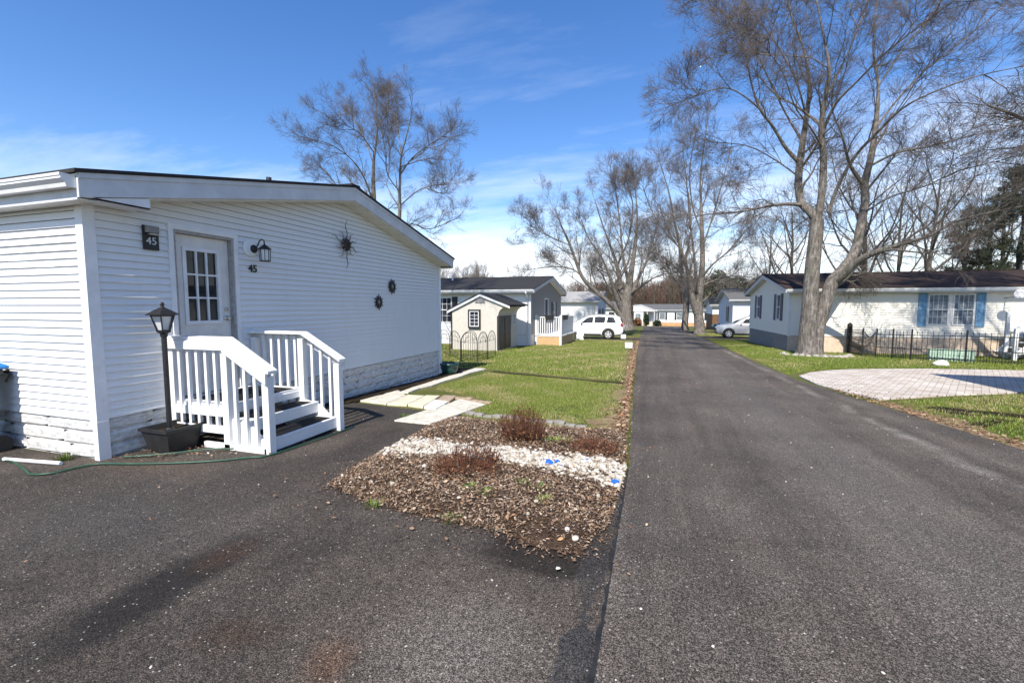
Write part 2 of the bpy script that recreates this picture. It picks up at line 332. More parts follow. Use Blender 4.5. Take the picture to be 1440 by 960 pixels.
# ------------------------------------------------------------------ mesh helpers
class MB:
    def __init__(s): s.v = []; s.f = []; s.m = []
    def add(s, vs, fs, mi=0):
        o = len(s.v); s.v += [tuple(map(float, p)) for p in vs]
        for f in fs: s.f.append(tuple(i+o for i in f)); s.m.append(mi)
        return s
    def box(s, x0, x1, y0, y1, z0, z1, mi=0):
        if x0 > x1: x0, x1 = x1, x0
        if y0 > y1: y0, y1 = y1, y0
        if z0 > z1: z0, z1 = z1, z0
        v = [(x0,y0,z0),(x1,y0,z0),(x1,y1,z0),(x0,y1,z0),(x0,y0,z1),(x1,y0,z1),(x1,y1,z1),(x0,y1,z1)]
        return s.add(v, [(3,2,1,0),(4,5,6,7),(0,1,5,4),(1,2,6,5),(2,3,7,6),(3,0,4,7)], mi)
    def prism(s, pts, vec, mi=0):                 # planar polygon swept along vec
        n = len(pts); P = [Vector(p) for p in pts]; V = Vector(vec)
        nrm = Vector((0,0,0))
        for i in range(n): nrm += P[i].cross(P[(i+1) % n])
        if nrm.dot(V) < 0: P = P[::-1]
        vs = P + [p+V for p in P]
        fs = [tuple(range(n))[::-1], tuple(range(n, 2*n))] + [(i, (i+1) % n, n+(i+1) % n, n+i) for i in range(n)]
        return s.add(vs, fs, mi)
    def bar(s, a, b, w, h, mi=0, up=(0,0,1)):      # rectangular bar from a to b, w sideways, h along up
        a, b = Vector(a), Vector(b); d = (b-a).normalized(); u = Vector(up)
        r = d.cross(u)
        if r.length < 1e-4: r = d.cross(Vector((0,1,0)))
        r.normalize(); u = r.cross(d).normalized()
        pts = [a+r*w/2+u*h/2, a-r*w/2+u*h/2, a-r*w/2-u*h/2, a+r*w/2-u*h/2]
        return s.prism(pts, b-a, mi)
    def tube(s, pts, rad, sides=8, mi=0, cap=True):
        P = [Vector(p) for p in pts]; n = len(P)
        R = rad if hasattr(rad, '__len__') else [rad]*n
        d0 = (P[-1]-P[0]); ref = Vector((0,0,1)) if abs(d0.normalized().z if d0.length > 1e-6 else 0) < 0.8 else Vector((1,0.2,0))
        o = len(s.v); vs = []; fs = []
        for i in range(n):
            t = (P[min(i+1, n-1)]-P[max(i-1, 0)]).normalized()
            a = t.cross(ref)
            if a.length < 1e-3: a = t.cross(Vector((0.3, 0.9, 0.1)))
            a.normalize(); b_ = t.cross(a)
            for k in range(sides):
                an = 2*PI*k/sides; vs.append(P[i]+(a*math.cos(an)+b_*math.sin(an))*R[i])
        for i in range(n-1):
            for k in range(sides):
                fs.append((i*sides+k, i*sides+(k+1) % sides, (i+1)*sides+(k+1) % sides, (i+1)*sides+k))
        if cap: fs.append(tuple(range(sides))[::-1]); fs.append(tuple(range((n-1)*sides, n*sides)))
        return s.add(vs, fs, mi)
    def lathe(s, prof, c=(0,0,0), sides=16, mi=0, axis='z', cap=True, phase=0.0):
        vs = []; fs = []; n = len(prof)
        for (r, h) in prof:
            for k in range(sides):
                an = 2*PI*k/sides+phase; a, b_ = r*math.cos(an), r*math.sin(an)
                if axis == 'z': vs.append((c[0]+a, c[1]+b_, c[2]+h))
                elif axis == 'y': vs.append((c[0]+b_, c[1]+h, c[2]+a))
                else: vs.append((c[0]+h, c[1]+a, c[2]+b_))
        for i in range(n-1):
            for k in range(sides):
                fs.append((i*sides+k, i*sides+(k+1) % sides, (i+1)*sides+(k+1) % sides, (i+1)*sides+k))
        if cap: fs.append(tuple(range(sides))[::-1]); fs.append(tuple(range((n-1)*sides, n*sides)))
        return s.add(vs, fs, mi)
    def build(s, name, mats, parent=None, smooth=False, bevel=0.0, fix=False):
        me = bpy.data.meshes.new(name); me.from_pydata(s.v, [], s.f)
        mats = mats if isinstance(mats, (list, tuple)) else [mats]
        for m_ in mats: me.materials.append(M[m_] if isinstance(m_, str) else m_)
        if len(mats) > 1: me.polygons.foreach_set('material_index', s.m)
        if smooth: me.polygons.foreach_set('use_smooth', [True]*len(me.polygons))
        if fix:
            bm = bmesh.new(); bm.from_mesh(me); bmesh.ops.recalc_face_normals(bm, faces=bm.faces); bm.to_mesh(me); bm.free()
        me.update()
        o = bpy.data.objects.new(name, me); COL.objects.link(o)
        if parent: o.parent = parent
        if bevel:
            bv = o.modifiers.new('bevel', 'BEVEL'); bv.width = bevel; bv.segments = 2; bv.limit_method = 'ANGLE'
        return o
def fast_mesh(name, V, Fq, mat, parent=None, tint=None, smooth=False):
    V = np.ascontiguousarray(V, dtype=np.float32); Fq = np.ascontiguousarray(Fq, dtype=np.int32)
    me = bpy.data.meshes.new(name); k = Fq.shape[1]; n = len(Fq)
    me.vertices.add(len(V)); me.vertices.foreach_set('co', V.ravel())
    me.loops.add(n*k); me.loops.foreach_set('vertex_index', Fq.ravel())
    me.polygons.add(n); me.polygons.foreach_set('loop_start', np.arange(0, n*k, k, dtype=np.int32))
    me.polygons.foreach_set('loop_total', np.full(n, k, dtype=np.int32))
    if smooth: me.polygons.foreach_set('use_smooth', np.ones(n, dtype=bool))
    me.update(calc_edges=True); me.validate()
    me.materials.append(M[mat] if isinstance(mat, str) else mat)
    if tint is not None:
        a = me.attributes.new('tint', 'FLOAT_COLOR', 'FACE')
        c4 = np.ones((n, 4), dtype=np.float32); c4[:, :3] = tint; a.data.foreach_set('color', c4.ravel())
    o = bpy.data.objects.new(name, me); COL.objects.link(o)
    if parent: o.parent = parent
    return o
def tag(o, label=None, cat=None, group=None, kind=None):
    if label: o['label'] = label
    if cat: o['category'] = cat
    if group: o['group'] = group
    if kind: o['kind'] = kind
    return o
def thing(name, label, cat, loc=(0,0,0), rz=0.0, group=None):
    o = bpy.data.objects.new(name, None); COL.objects.link(o); o.empty_display_size = 0.2
    o.location = loc; o.rotation_euler = (0, 0, rz)
    return tag(o, label, cat, group)
def kids(o): return [c for c in COL.objects if c.parent == o]
def dup(root, loc, rz=None, label=None, scale=None):
    def cp(o, par):
        c = o.copy(); COL.objects.link(c); c.parent = par
        for ch in kids(o): cp(ch, c)
        return c
    r = cp(root, None); r.location = loc
    if rz is not None: r.rotation_euler = (0, 0, rz)
    if scale: r.scale = scale
    if label: r['label'] = label
    return r
def text_mesh(name, txt, size, mat, parent, loc, rot, depth=0.002, bold=0.0):
    cu = bpy.data.curves.new('tmp', 'FONT'); cu.body = txt; cu.size = size; cu.extrude = depth; cu.align_x = 'CENTER'; cu.align_y = 'CENTER'; cu.offset = bold
    t = bpy.data.objects.new('tmp', cu); COL.objects.link(t)
    bpy.context.view_layer.update()
    me = bpy.data.meshes.new_from_object(t.evaluated_get(bpy.context.evaluated_depsgraph_get()))
    bpy.data.objects.remove(t); bpy.data.curves.remove(cu)
    me.name = name; me.materials.clear(); me.materials.append(M[mat])
    o = bpy.data.objects.new(name, me); COL.objects.link(o); o.parent = parent; o.location = loc; o.rotation_euler = rot
    return o
# sheet lying on the ground: polygon in plan, split at the slope breaks
def sheet(name, poly, dz, mat, kind='structure', edge=0.0, sub=0, mound=0.0):
    bm = bmesh.new(); vs = [bm.verts.new((x, y, 0)) for x, y in poly]; bm.faces.new(vs)
    for yb in BRK:
        bmesh.ops.bisect_plane(bm, geom=bm.verts[:]+bm.edges[:]+bm.faces[:], plane_co=(0, yb, 0), plane_no=(0, 1, 0))
    bm.normal_update()
    for f in bm.faces:
        if f.normal.z < 0: f.normal_flip()
    if edge:
        be = [e for e in bm.edges if e.is_boundary]
        r = bmesh.ops.extrude_edge_only(bm, edges=be); nv = [x for x in r['geom'] if isinstance(x, bmesh.types.BMVert)]
        for v in nv: v.co.z -= edge
    for v in bm.verts: v.co.z += g(v.co.y)+dz
    me = bpy.data.meshes.new(name); bm.to_mesh(me); bm.free(); me.materials.append(M[mat])
    o = bpy.data.objects.new(name, me); COL.objects.link(o)
    if kind: o['kind'] = kind
    return o
def in_poly(X, Y, poly):
    ins = np.zeros(X.shape, bool); n = len(poly); j = n-1
    for i in range(n):
        xi, yi = poly[i]; xj, yj = poly[j]
        c = ((yi > Y) != (yj > Y)) & (X < (xj-xi)*(Y-yi)/((yj-yi) if abs(yj-yi) > 1e-9 else 1e-9)+xi)
        ins ^= c; j = i
    return ins

# ------------------------------------------------------------------ light, sky
SUN_EL = math.radians(47); SUN_AZ = math.radians(-1.2)       # light travels towards +Y
Ldir = Vector((math.sin(SUN_AZ)*math.cos(SUN_EL), math.cos(SUN_AZ)*math.cos(SUN_EL), -math.sin(SUN_EL)))
sl = bpy.data.lights.new('sun', 'SUN'); sl.energy = 4.6; sl.angle = math.radians(0.53); sl.color = (1.0, 0.945, 0.85)
so = bpy.data.objects.new('sun', sl); COL.objects.link(so); so.rotation_euler = Ldir.to_track_quat('-Z', 'Y').to_euler()
so.location = (-5, -20, 30)
w = bpy.data.worlds.new('World'); S.world = w; w.use_nodes = True; nt = w.node_tree
bg = nt.nodes['Background']
sky = N(nt, 'ShaderNodeTexSky', sky_type='NISHITA'); sky.sun_disc = False
sky.sun_elevation = SUN_EL
sky.sun_rotation = math.atan2(-Ldir.x, -Ldir.y)
sky.altitude = 60; sky.air_density = 1.0; sky.dust_density = 0.35; sky.ozone_density = 2.2
tc = N(nt, 'ShaderNodeTexCoord').outputs['Generated']
sep = N(nt, 'ShaderNodeSeparateXYZ'); L(nt, tc, sep.inputs[0])
zz = math_(nt, 'MAXIMUM', sep.outputs[2], 0.0)
zc = math_(nt, 'ADD', zz, 0.10)
cx_ = math_(nt, 'DIVIDE', sep.outputs[0], zc); cy_ = math_(nt, 'DIVIDE', sep.outputs[1], zc)
cmb = N(nt, 'ShaderNodeCombineXYZ'); L(nt, cx_, cmb.inputs[0]); L(nt, cy_, cmb.inputs[1])
mp = N(nt, 'ShaderNodeMapping'); mp.inputs['Scale'].default_value = (0.34, 0.95, 1); mp.inputs['Rotation'].default_value = (0, 0, 0.5); mp.inputs['Location'].default_value = (0.9, 0.2, 0)
L(nt, cmb.outputs[0], mp.inputs[0])
n1 = noise(nt, 0.62, 10, 0.64, mp.outputs[0])
cov = math_(nt, 'ADD', n1, ramp(nt, zz, [(0.0, 0.36), (0.10, 0.26), (0.22, 0.13), (0.36, 0.045), (0.6, 0.0)]))
low = math_(nt, 'MULTIPLY', ramp(nt, cov, [(0.55, 0.0), (0.82, 1.0)]), ramp(nt, zz, [(0.0, 0.95), (0.18, 0.85), (0.42, 0.42), (0.62, 0.16)]))
low = math_(nt, 'MULTIPLY', low, ramp(nt, sep.outputs[1], [(0.0, 0.25), (0.6, 1.0)]))
hsv = N(nt, 'ShaderNodeHueSaturation'); hsv.inputs['Saturation'].default_value = 1.27; hsv.inputs['Hue'].default_value = 0.509; hsv.inputs['Value'].default_value = 1.22
L(nt, sky.outputs[0], hsv.inputs['Color'])
cl = mix(nt, low, hsv.outputs[0], (7.6, 7.9, 8.4))
L(nt, cl, bg.inputs[0]); bg.inputs[1].default_value = 0.11
S.view_settings.view_transform = 'Standard'; S.view_settings.look = 'None'; S.view_settings.gamma = 1; S.view_settings.exposure = 0.68
S.view_settings.use_curve_mapping = False

# ------------------------------------------------------------------ ground, road, drive
def wavy(X, Y, s=1.0):
    return (np.sin(X*1.7*s+Y*0.9*s+1.3)+np.sin(X*-2.9*s+Y*2.3*s+4.1)+np.sin(X*5.3*s+Y*-4.1*s+2.2)+np.sin(X*7.7*s+Y*6.9*s))/4
sheet('ground', [(-900,-120),(900,-120),(900,1600),(-900,1600)], 0.0, 'ground')
LEFT = [(-30,-0.21),(1.87,-0.21),(4.74,-0.21),(6.7,-0.28),(12.7,-0.46),(24,-0.78),(36,-1.0),(77,-1.6)]
RIGHT = [(-30,5.2),(4,4.72),(7.05,4.4),(10,4.1),(13.5,3.68),(18,3.6),(26,3.66),(45,3.75),(67,3.9),(77,4.0)]
def interp(T, y):
    for (a, xa), (b, xb) in zip(T, T[1:]):
        if y <= b: return xa+(xb-xa)*(y-a)/(b-a)
    return T[-1][1]
road = [(x, y) for y, x in LEFT]+[(x, y) for y, x in reversed(RIGHT)]
sheet('road', road, 0.022, 'asphalt_road', edge=0.05)
drive = [(-14,-30),(-0.21,-30),(-0.21,4.4),(-2.9,4.4),(-2.95,6.6),(-5.66,6.9),(-5.66,3.14),(-14,3.14)]
sheet('driveway', drive, 0.008, 'asphalt', edge=0.03)
sheet('tar_joint', [(-0.24,-30),(-0.205,-30),(-0.2,1.0)]+[(-0.203,4.7)]+[(-0.215-rnd.uniform(0.0,0.035), 4.7-0.06*i) for i in range(62)], 0.0145, 'sealant', edge=0.012)
sheet('cross_road', [(-40,76.5),(40,76.5),(40,80.5),(-40,80.5)], 0.008, 'asphalt_road', edge=0.03)
sheet('parking_pad', [(-12,32.2),(-0.85,32.2),(-0.95,36.0),(-12,36.0)], 0.008, 'asphalt', edge=0.03)
sheet('parking_strip', [(3.6,37.6),(14,37.8),(14,42.2),(3.6,42.0)], 0.008, 'asphalt', edge=0.03)
sheet('side_drive', [(3.7,50.5),(14,50.5),(14,54.5),(3.8,54.5)], 0.008, 'asphalt', edge=0.03)
PAVE = [(3.95,14.4),(4.5,15.4),(5.2,16.2),(6.1,16.9),(7.1,17.4),(8.6,18.0),(10.6,18.45),(14,18.8),(20,18.8),(20,13.6),(12,13.5),(8.0,13.0),(6.2,12.0),(4.43,10.85),(4.12,11.6),(3.9,12.8)]
sheet('paver_driveway', PAVE, 0.03, 'paver', edge=0.05)
# planting bed: a low mound of mulch
BED = [(-2.84,3.3),(-2.96,3.9),(-3.0,4.75),(-3.08,5.8),(-2.95,6.4),(-1.95,6.2),(-0.33,6.35),(-0.24,4.9),(-0.28,3.35),(-0.42,2.85),(-0.75,2.82),(-1.05,2.97),(-1.67,3.0),(-2.3,3.1)]
def pdist(X, Y, poly):
    d = np.full(X.shape, 1e9); n = len(poly)
    for i in range(n):
        ax, ay = poly[i]; bx, by = poly[(i+1) % n]; dx, dy = bx-ax, by-ay
        t = np.clip(((X-ax)*dx+(Y-ay)*dy)/(dx*dx+dy*dy), 0, 1)
        d = np.minimum(d, np.hypot(X-ax-t*dx, Y-ay-t*dy))
    return d
def bed_h(X, Y):
    e = pdist(X, Y, BED)
    return gv(Y)+0.012+np.minimum(e*0.25, 0.065)*(0.85+0.35*wavy(X, Y, 1.4))+0.010*wavy(X, Y, 4.0)*np.minimum(e*5, 1)
def bed_mesh(name, poly, hf, step, mat):
    xs = np.arange(min(p[0] for p in poly), max(p[0] for p in poly)+step, step); ys = np.arange(min(p[1] for p in poly), max(p[1] for p in poly)+step, step)
    X, Y = np.meshgrid(xs, ys); ins = in_poly(X, Y, poly); Z = hf(X, Y)
    ny, nx = X.shape; idx = np.arange(ny*nx).reshape(ny, nx)
    ok = ins[:-1,:-1] & ins[1:,:-1] & ins[:-1,1:] & ins[1:,1:]
    Fq = np.stack([idx[:-1,:-1][ok], idx[:-1,1:][ok], idx[1:,1:][ok], idx[1:,:-1][ok]], 1)
    o = fast_mesh(name, np.stack([X.ravel(), Y.ravel(), Z.ravel()], 1), Fq, mat, smooth=True); o['kind'] = 'structure'; return o
bed_mesh('mulch_bed', BED, bed_h, 0.035, 'mulch')
SOIL = [(-5.64,6.3),(-5.3,6.5),(-5.15,7.0),(-5.12,8.3),(-5.12,11.6),(-5.3,12.6),(-6.6,12.6),(-6.6,11.0),(-5.64,11.0)]
bed_mesh('soil_bed', SOIL, lambda X, Y: gv(Y)+0.02+np.minimum(pdist(X, Y, SOIL)*0.2, 0.03)+0.01*wavy(X, Y, 3), 0.05, 'soil')
rs = np.random.RandomState(3)
def sample(poly, n, dens=None):
    x0, x1 = min(p[0] for p in poly), max(p[0] for p in poly); y0, y1 = min(p[1] for p in poly), max(p[1] for p in poly)
    out = []
    while sum(len(o) for o in out) < n:
        P = np.stack([rs.uniform(x0, x1, n), rs.uniform(y0, y1, n)], 1)
        k = in_poly(P[:,0], P[:,1], poly)
        if dens is not None: k &= rs.rand(n) < dens(P[:,0], P[:,1])
        out.append(P[k])
    return np.concatenate(out)[:n]
def pick(cols, wts, n, var=0.25):
    c = np.array(cols)[rs.choice(len(cols), n, p=np.array(wts)/sum(wts))]
    return np.clip(c*(1+var*rs.randn(n, 1)), 0.004, 0.9)
def flakes(name, P, Z, smin, smax, cols, wts, asp=0.35, tilt=0.5, mat='chips', lift=0.008):
    n = len(P); a = rs.uniform(0, 2*PI, n); l = rs.uniform(smin, smax, n)/2; wd = l*rs.uniform(asp*0.5, asp*1.4, n)
    u = np.stack([np.cos(a), np.sin(a), rs.randn(n)*tilt*0.6], 1); v = np.stack([-np.sin(a), np.cos(a), rs.randn(n)*tilt], 1)
    u /= np.linalg.norm(u, axis=1)[:,None]; v /= np.linalg.norm(v, axis=1)[:,None]
    c = np.stack([P[:,0], P[:,1], Z+lift+rs.uniform(0, 0.012, n)], 1)
    U = u*l[:,None]; V = v*wd[:,None]; bow = np.zeros((n,3)); bow[:,2] = l*0.25*rs.rand(n)
    Vt = np.concatenate([c-U-V*0.4, c-V+bow, c+U-V*0.3, c+U*0.9+V*0.4, c+V+bow, c-U*0.9+V*0.5], 0)
    i = np.arange(n)
    Fq = np.concatenate([np.stack([i, i+n, i+4*n, i+5*n], 1), np.stack([i+n, i+2*n, i+3*n, i+4*n], 1)], 0)
    t = pick(cols, wts, n, 0.2)
    return fast_mesh(name, Vt, Fq, mat, tint=np.concatenate([t, t], 0))
def band_y(X): return np.interp(X, [-3.0,-2.6,-1.6,-1.0,-0.5,-0.2], [4.62,4.5,4.62,4.56,4.5,4.42])
def band_w(X): return np.interp(X, [-3.0,-2.6,-1.7,-1.1,-0.6,-0.2], [0.24,0.28,0.16,0.24,0.30,0.38])
def inband(X, Y): return np.abs(Y-band_y(X)+0.05*wavy(X, Y, 2)) < band_w(X)
P = sample(BED, 52000, lambda X, Y: np.where(inband(X, Y), 0.22, 1.0)*np.where((X > -1.0) & (Y < 3.2), 0.35, 1.0))
o = flakes('wood_chips', P, bed_h(P[:,0], P[:,1]), 0.008, 0.034,
       [(0.23,0.155,0.10),(0.34,0.25,0.18),(0.14,0.09,0.06),(0.44,0.36,0.28),(0.05,0.034,0.025),(0.24,0.14,0.08)], [5,4,5,1.5,4,2], 0.38)
tag(o, kind='stuff')
P = sample(BED, 1000, lambda X, Y: np.where(inband(X, Y), 0.2, 1.0)*np.clip(0.3+wavy(X, Y, 1.8), 0.05, 1))
o = flakes('fallen_leaves', P, bed_h(P[:,0], P[:,1])+0.006, 0.02, 0.045, [(0.36,0.27,0.19),(0.26,0.16,0.09),(0.46,0.38,0.30),(0.17,0.10,0.06),(0.33,0.19,0.10)], [3,3,1.5,3,2], 0.55, 0.6)
tag(o, kind='stuff')
# dead leaves and grit strewn over the asphalt, the bed's rim and by the steps
P = np.concatenate([np.stack([rs.uniform(-3.3,0.0,260), rs.uniform(2.6,6.3,260)], 1), np.stack([rs.normal(-4.6,0.35,70), rs.normal(3.75,0.12,70)], 1),
                    np.stack([rs.uniform(-5.55,-4.9,110), rs.uniform(3.2,3.9,110)], 1), np.stack([rs.uniform(-7,4,70), rs.uniform(1.4,8,70)], 1),
                    np.stack([rs.uniform(-4.9,-3.2,120), rs.uniform(11.2,12.4,120)], 1), np.stack([rs.normal(-0.42,0.16,1500)-0.018*np.linspace(0,26,1500), np.linspace(6,32,1500)], 1)])
o = flakes('leaf_litter', P, gv(P[:,1])+0.022, 0.012, 0.036, [(0.25,0.15,0.09),(0.36,0.25,0.16),(0.12,0.07,0.045),(0.4,0.16,0.06),(0.6,0.56,0.5)], [4,3,3,1,1], 0.6, 0.3)
tag(o, kind='stuff')
yy = rs.uniform(6.4, 32, 4500)**1.0; xe = np.interp(yy, [a for a, _ in LEFT], [b for _, b in LEFT])
P = np.stack([xe-0.05-np.abs(rs.randn(4500))*0.13*(0.4+np.clip(wavy(yy*0.7, yy, 0.8)+0.5, 0, 1.4)), yy], 1)
o = flakes('verge_leaves', P, gv(yy)+0.014, 0.025, 0.075, [(0.25,0.15,0.09),(0.36,0.25,0.16),(0.14,0.08,0.05),(0.40,0.30,0.20),(0.30,0.16,0.08)], [4,3,3,2,2], 0.6, 0.45); tag(o, kind='stuff')
yy = np.concatenate([rs.uniform(6.0, 12, 900), rs.uniform(18, 36, 500)]); xe = np.interp(yy, [a for a, _ in RIGHT], [b for _, b in RIGHT])
P = np.stack([xe+0.05+np.abs(rs.randn(1400))*0.25, yy], 1)
o = flakes('verge_leaves', P, gv(yy)+0.014, 0.02, 0.06, [(0.25,0.15,0.09),(0.36,0.25,0.16),(0.14,0.08,0.05),(0.30,0.16,0.08)], [4,3,3,2], 0.6, 0.45); tag(o, kind='stuff')
bp = np.array(BED+[BED[0]]); sg = rs.randint(0, len(BED), 2600); tt = rs.rand(2600,1); P = bp[sg]*(1-tt)+bp[sg+1]*tt+rs.randn(2600,2)*0.055; P = P[P[:,0] < -0.12]
o = flakes('mulch_crumbs', P, gv(P[:,1])+0.012, 0.006, 0.03, [(0.20,0.125,0.08),(0.30,0.21,0.145),(0.10,0.06,0.04),(0.05,0.032,0.022)], [4,3,4,4], 0.4, 0.3); tag(o, kind='stuff')
# pebbles
def pebbles(name, P, Z, rmin, rmax, cols, wts, sub=1):
    bm = bmesh.new(); bmesh.ops.create_icosphere(bm, subdivisions=2, radius=1.0)
    bv = np.array([v.co[:] for v in bm.verts]); bf = np.array([[v.index for v in f.verts] for f in bm.faces]); bm.free()
    n = len(P); r = rs.uniform(rmin, rmax, n)**1.0
    sc = np.stack([rs.uniform(0.8,1.4,n), rs.uniform(0.7,1.1,n), rs.uniform(0.5,0.85,n)], 1)*r[:,None]
    a = rs.uniform(0, PI*2, n); ca, sa = np.cos(a), np.sin(a)
    ph = rs.uniform(0, 6, (n,1,3))
    W = bv[None]*(1+0.13*np.sin(bv[None][:,:,[1,2,0]]*3.1+ph)); W = W*sc[:,None,:]
    X = W[:,:,0]*ca[:,None]-W[:,:,1]*sa[:,None]; Y = W[:,:,0]*sa[:,None]+W[:,:,1]*ca[:,None]
    V = np.stack([X+P[:,0:1], Y+P[:,1:2], W[:,:,2]+(Z+sc[:,2]*0.5)[:,None]], 2).reshape(-1,3)
    Fq = (bf[None]+(np.arange(n)*len(bv))[:,None,None]).reshape(-1,3)
    t = np.repeat(pick(cols, wts, n, 0.07), len(bf), 0)
    return fast_mesh(name, V, Fq, 'pebble', tint=t, smooth=True)
P = sample(BED, 3200, lambda X, Y: np.where(inband(X, Y), 0.55+0.45*wavy(X, Y, 3.3), np.where(np.abs(Y-band_y(X)) < band_w(X)+0.12, 0.12, 0.003)))
o = pebbles('white_pebbles', P, bed_h(P[:,0], P[:,1])+rs.uniform(-0.008,0.012,len(P)), 0.008, 0.027, [(0.46,0.42,0.35),(0.37,0.32,0.25),(0.55,0.52,0.47),(0.23,0.18,0.13)], [5,3,2.5,1.5])
tag(o, kind='stuff')
P = np.stack([np.concatenate([rs.uniform(-7,4.5,170), rs.uniform(-3,4.5,60)]), np.concatenate([rs.uniform(1.2,9,170), rs.uniform(1.5,14,60)])], 1)
P = P[~in_poly(P[:,0], P[:,1], BED)]; P = P[~((P[:,0] < -5.5) & (P[:,1] > 3.0))]; P = P[~((P[:,0] < -0.3) & (P[:,1] > 6.2))]
o = pebbles('loose_gravel', P, gv(P[:,1])+0.02*(P[:,0] > -0.2)+0.006, 0.003, 0.008, [(0.6,0.57,0.5),(0.4,0.36,0.3)], [1,1]); tag(o, kind='stuff')
# grass
def blades(name, P, hmin, hmax, wid, straw, lean=0.6):
    n = len(P); h = rs.uniform(hmin, hmax, n); a = rs.uniform(0, 2*PI, n); b_ = rs.uniform(0, 2*PI, n)
    dx = np.stack([np.cos(a), np.sin(a), np.zeros(n)], 1)*(wid*rs.uniform(0.6,1.4,n))[:,None]
    tip = np.stack([np.cos(b_)*h*lean*rs.rand(n), np.sin(b_)*h*lean*rs.rand(n), h], 1)
    base = np.stack([P[:,0], P[:,1], gv(P[:,1])-0.004+P[:,2]], 1)
    V = np.concatenate([base-dx, base+dx, base+tip*0.6+dx*0.7, base+tip], 0); i = np.arange(n)
    Fq = np.stack([i, i+n, i+2*n, i+3*n], 1)
    t = np.where((rs.rand(n) < straw)[:,None], pick([(0.42,0.36,0.18),(0.31,0.25,0.12)],[1,1],n,0.15), pick([(0.125,0.19,0.024),(0.18,0.23,0.036),(0.26,0.275,0.07),(0.08,0.125,0.018)],[4,4,2,2],n,0.15))
    o = fast_mesh(name, V, Fq, 'grass_blade', tint=t); o['kind'] = 'stuff'; return o
def lawn(name, poly, n, hmin, hmax, wid, dens=None, dz=0.0, bias=0.0):
    P = sample(poly, n, dens); X, Y = P[:,0], P[:,1]
    st = 0.10+bias+0.55*np.clip(wavy(X, Y, 0.55)*1.5+0.1, 0, 1)+0.15*np.clip(wavy(X, Y, 2.1), 0, 1)
    eL = X-np.interp(Y, [a for a, _ in LEFT], [b for _, b in LEFT])
    st = st+0.75*np.clip(1+eL/0.8, 0, 1)*(X < 0)*(0.4+0.6*np.clip(wavy(X, Y, 1.1)+0.6, 0, 1))
    return blades(name, np.stack([X, Y, np.full(n, dz)], 1), hmin, hmax, wid, np.clip(st, 0, 0.95))
LA = [(-2.95,6.55),(-1.95,6.3),(-0.36,6.45),(-0.45,11.1),(-1.6,11.45),(-4.6,12.15),(-4.75,9.4),(-4.55,8.8),(-3.6,8.4),(-2.98,7.9)]
LB = [(-0.62,11.7),(-4.5,12.75),(-5.9,12.9),(-6.7,15.5),(-6.6,24),(-6.0,30),(-4.5,32),(-0.95,32),(-0.75,22)]
edgefade = lambda X, Y: np.clip((-0.42-X)/0.75, 0.07, 1)*np.where((wavy(X, Y, 1.6) > 0.25) & (X > -1.6), 0.25, 1.0)
lawn('front_grass', LA, 110000, 0.018, 0.045, 0.003, edgefade)
lawn('middle_grass', LB, 70000, 0.03, 0.065, 0.007, lambda X, Y: np.clip(1.6-Y/22, 0.25, 1)*np.clip((np.interp(Y, [a for a, _ in LEFT], [b for _, b in LEFT])-0.15-X)/0.7, 0.08, 1))
lawn('side_yard_grass', [(-6.7,12.8),(-12,13),(-14,23),(-6.7,23)], 12000, 0.04, 0.09, 0.01)
lawn('right_grass', [(4.5,10.6),(5.2,11.1),(6.3,11.85),(8.0,12.85),(10,13.3),(10,7),(4.6,5.5),(4.35,8)], 42000, 0.025, 0.06, 0.005, lambda X, Y: np.where((np.abs(Y-10.2+0.35*(X-5)) < 0.3+0.2*wavy(X, Y, 2)) & (X < 6.4), 0.12, 1.0)*np.clip((X-np.interp(Y, [a for a, _ in RIGHT], [b for _, b in RIGHT]))/0.9-0.1, 0.08, 1)*np.where(wavy(X, Y, 1.5) > 0.35, 0.3, 1.0), bias=-0.05)
lawn('fence_grass', [(3.78,14.8),(4.9,16.3),(7.0,17.7),(10.5,18.75),(16,19),(16,25),(6.6,25),(6.2,33),(3.8,36),(3.75,24)], 60000, 0.03, 0.075, 0.008, bias=-0.18)
lawn('verge_grass', [(3.9,42.5),(8,43),(8,50),(4.0,50)], 6000, 0.05, 0.1, 0.02)
# dark churned earth showing through the right verge and along the lawn's dividing line
def strip(pts, w_):
    a = [Vector((p[0], p[1])) for p in pts]; l = []; r = []
    for i, p in enumerate(a):
        d = (a[min(i+1, len(a)-1)]-a[max(i-1, 0)]).normalized(); n_ = Vector((-d.y, d.x)); k = w_*(0.7+0.6*rnd.random())
        l.append(p+n_*k/2); r.append(p-n_*k/2)
    return [tuple(p) for p in l]+[tuple(p) for p in reversed(r)]
sheet('dirt_line', strip([(-4.55,12.4),(-3.6,12.12),(-2.6,11.85),(-1.6,11.55),(-0.55,11.3)], 0.2), 0.008, 'soil', edge=0.02)
sheet('bare_soil', [(4.85,9.75),(5.2,9.55),(5.7,9.75),(6.0,9.6),(6.25,9.85),(5.9,10.1),(5.5,10.15),(5.2,10.4),(4.9,10.2)], 0.01, 'soil', edge=0.02)
sheet('bare_soil', strip([(4.75,8.6),(5.1,8.95),(5.35,9.2),(5.6,9.35)], 0.18), 0.01, 'soil', edge=0.02)
sheet('parched_turf', [(-0.3,6.4),(-0.8,6.5),(-1.0,6.9),(-0.7,7.3),(-0.5,7.7),(-0.45,8.3),(-0.62,8.9),(-0.85,9.5),(-0.8,10.0),(-0.55,10.5),(-0.48,11.3),(-0.40,9)], 0.006, 'thatch', edge=0.02)
sheet('parched_turf', [(-0.5,12.0),(-0.72,12.6),(-0.66,15),(-0.86,18),(-0.92,24),(-1.12,31.8),(-0.92,31.8),(-0.74,22)], 0.006, 'thatch', edge=0.02)
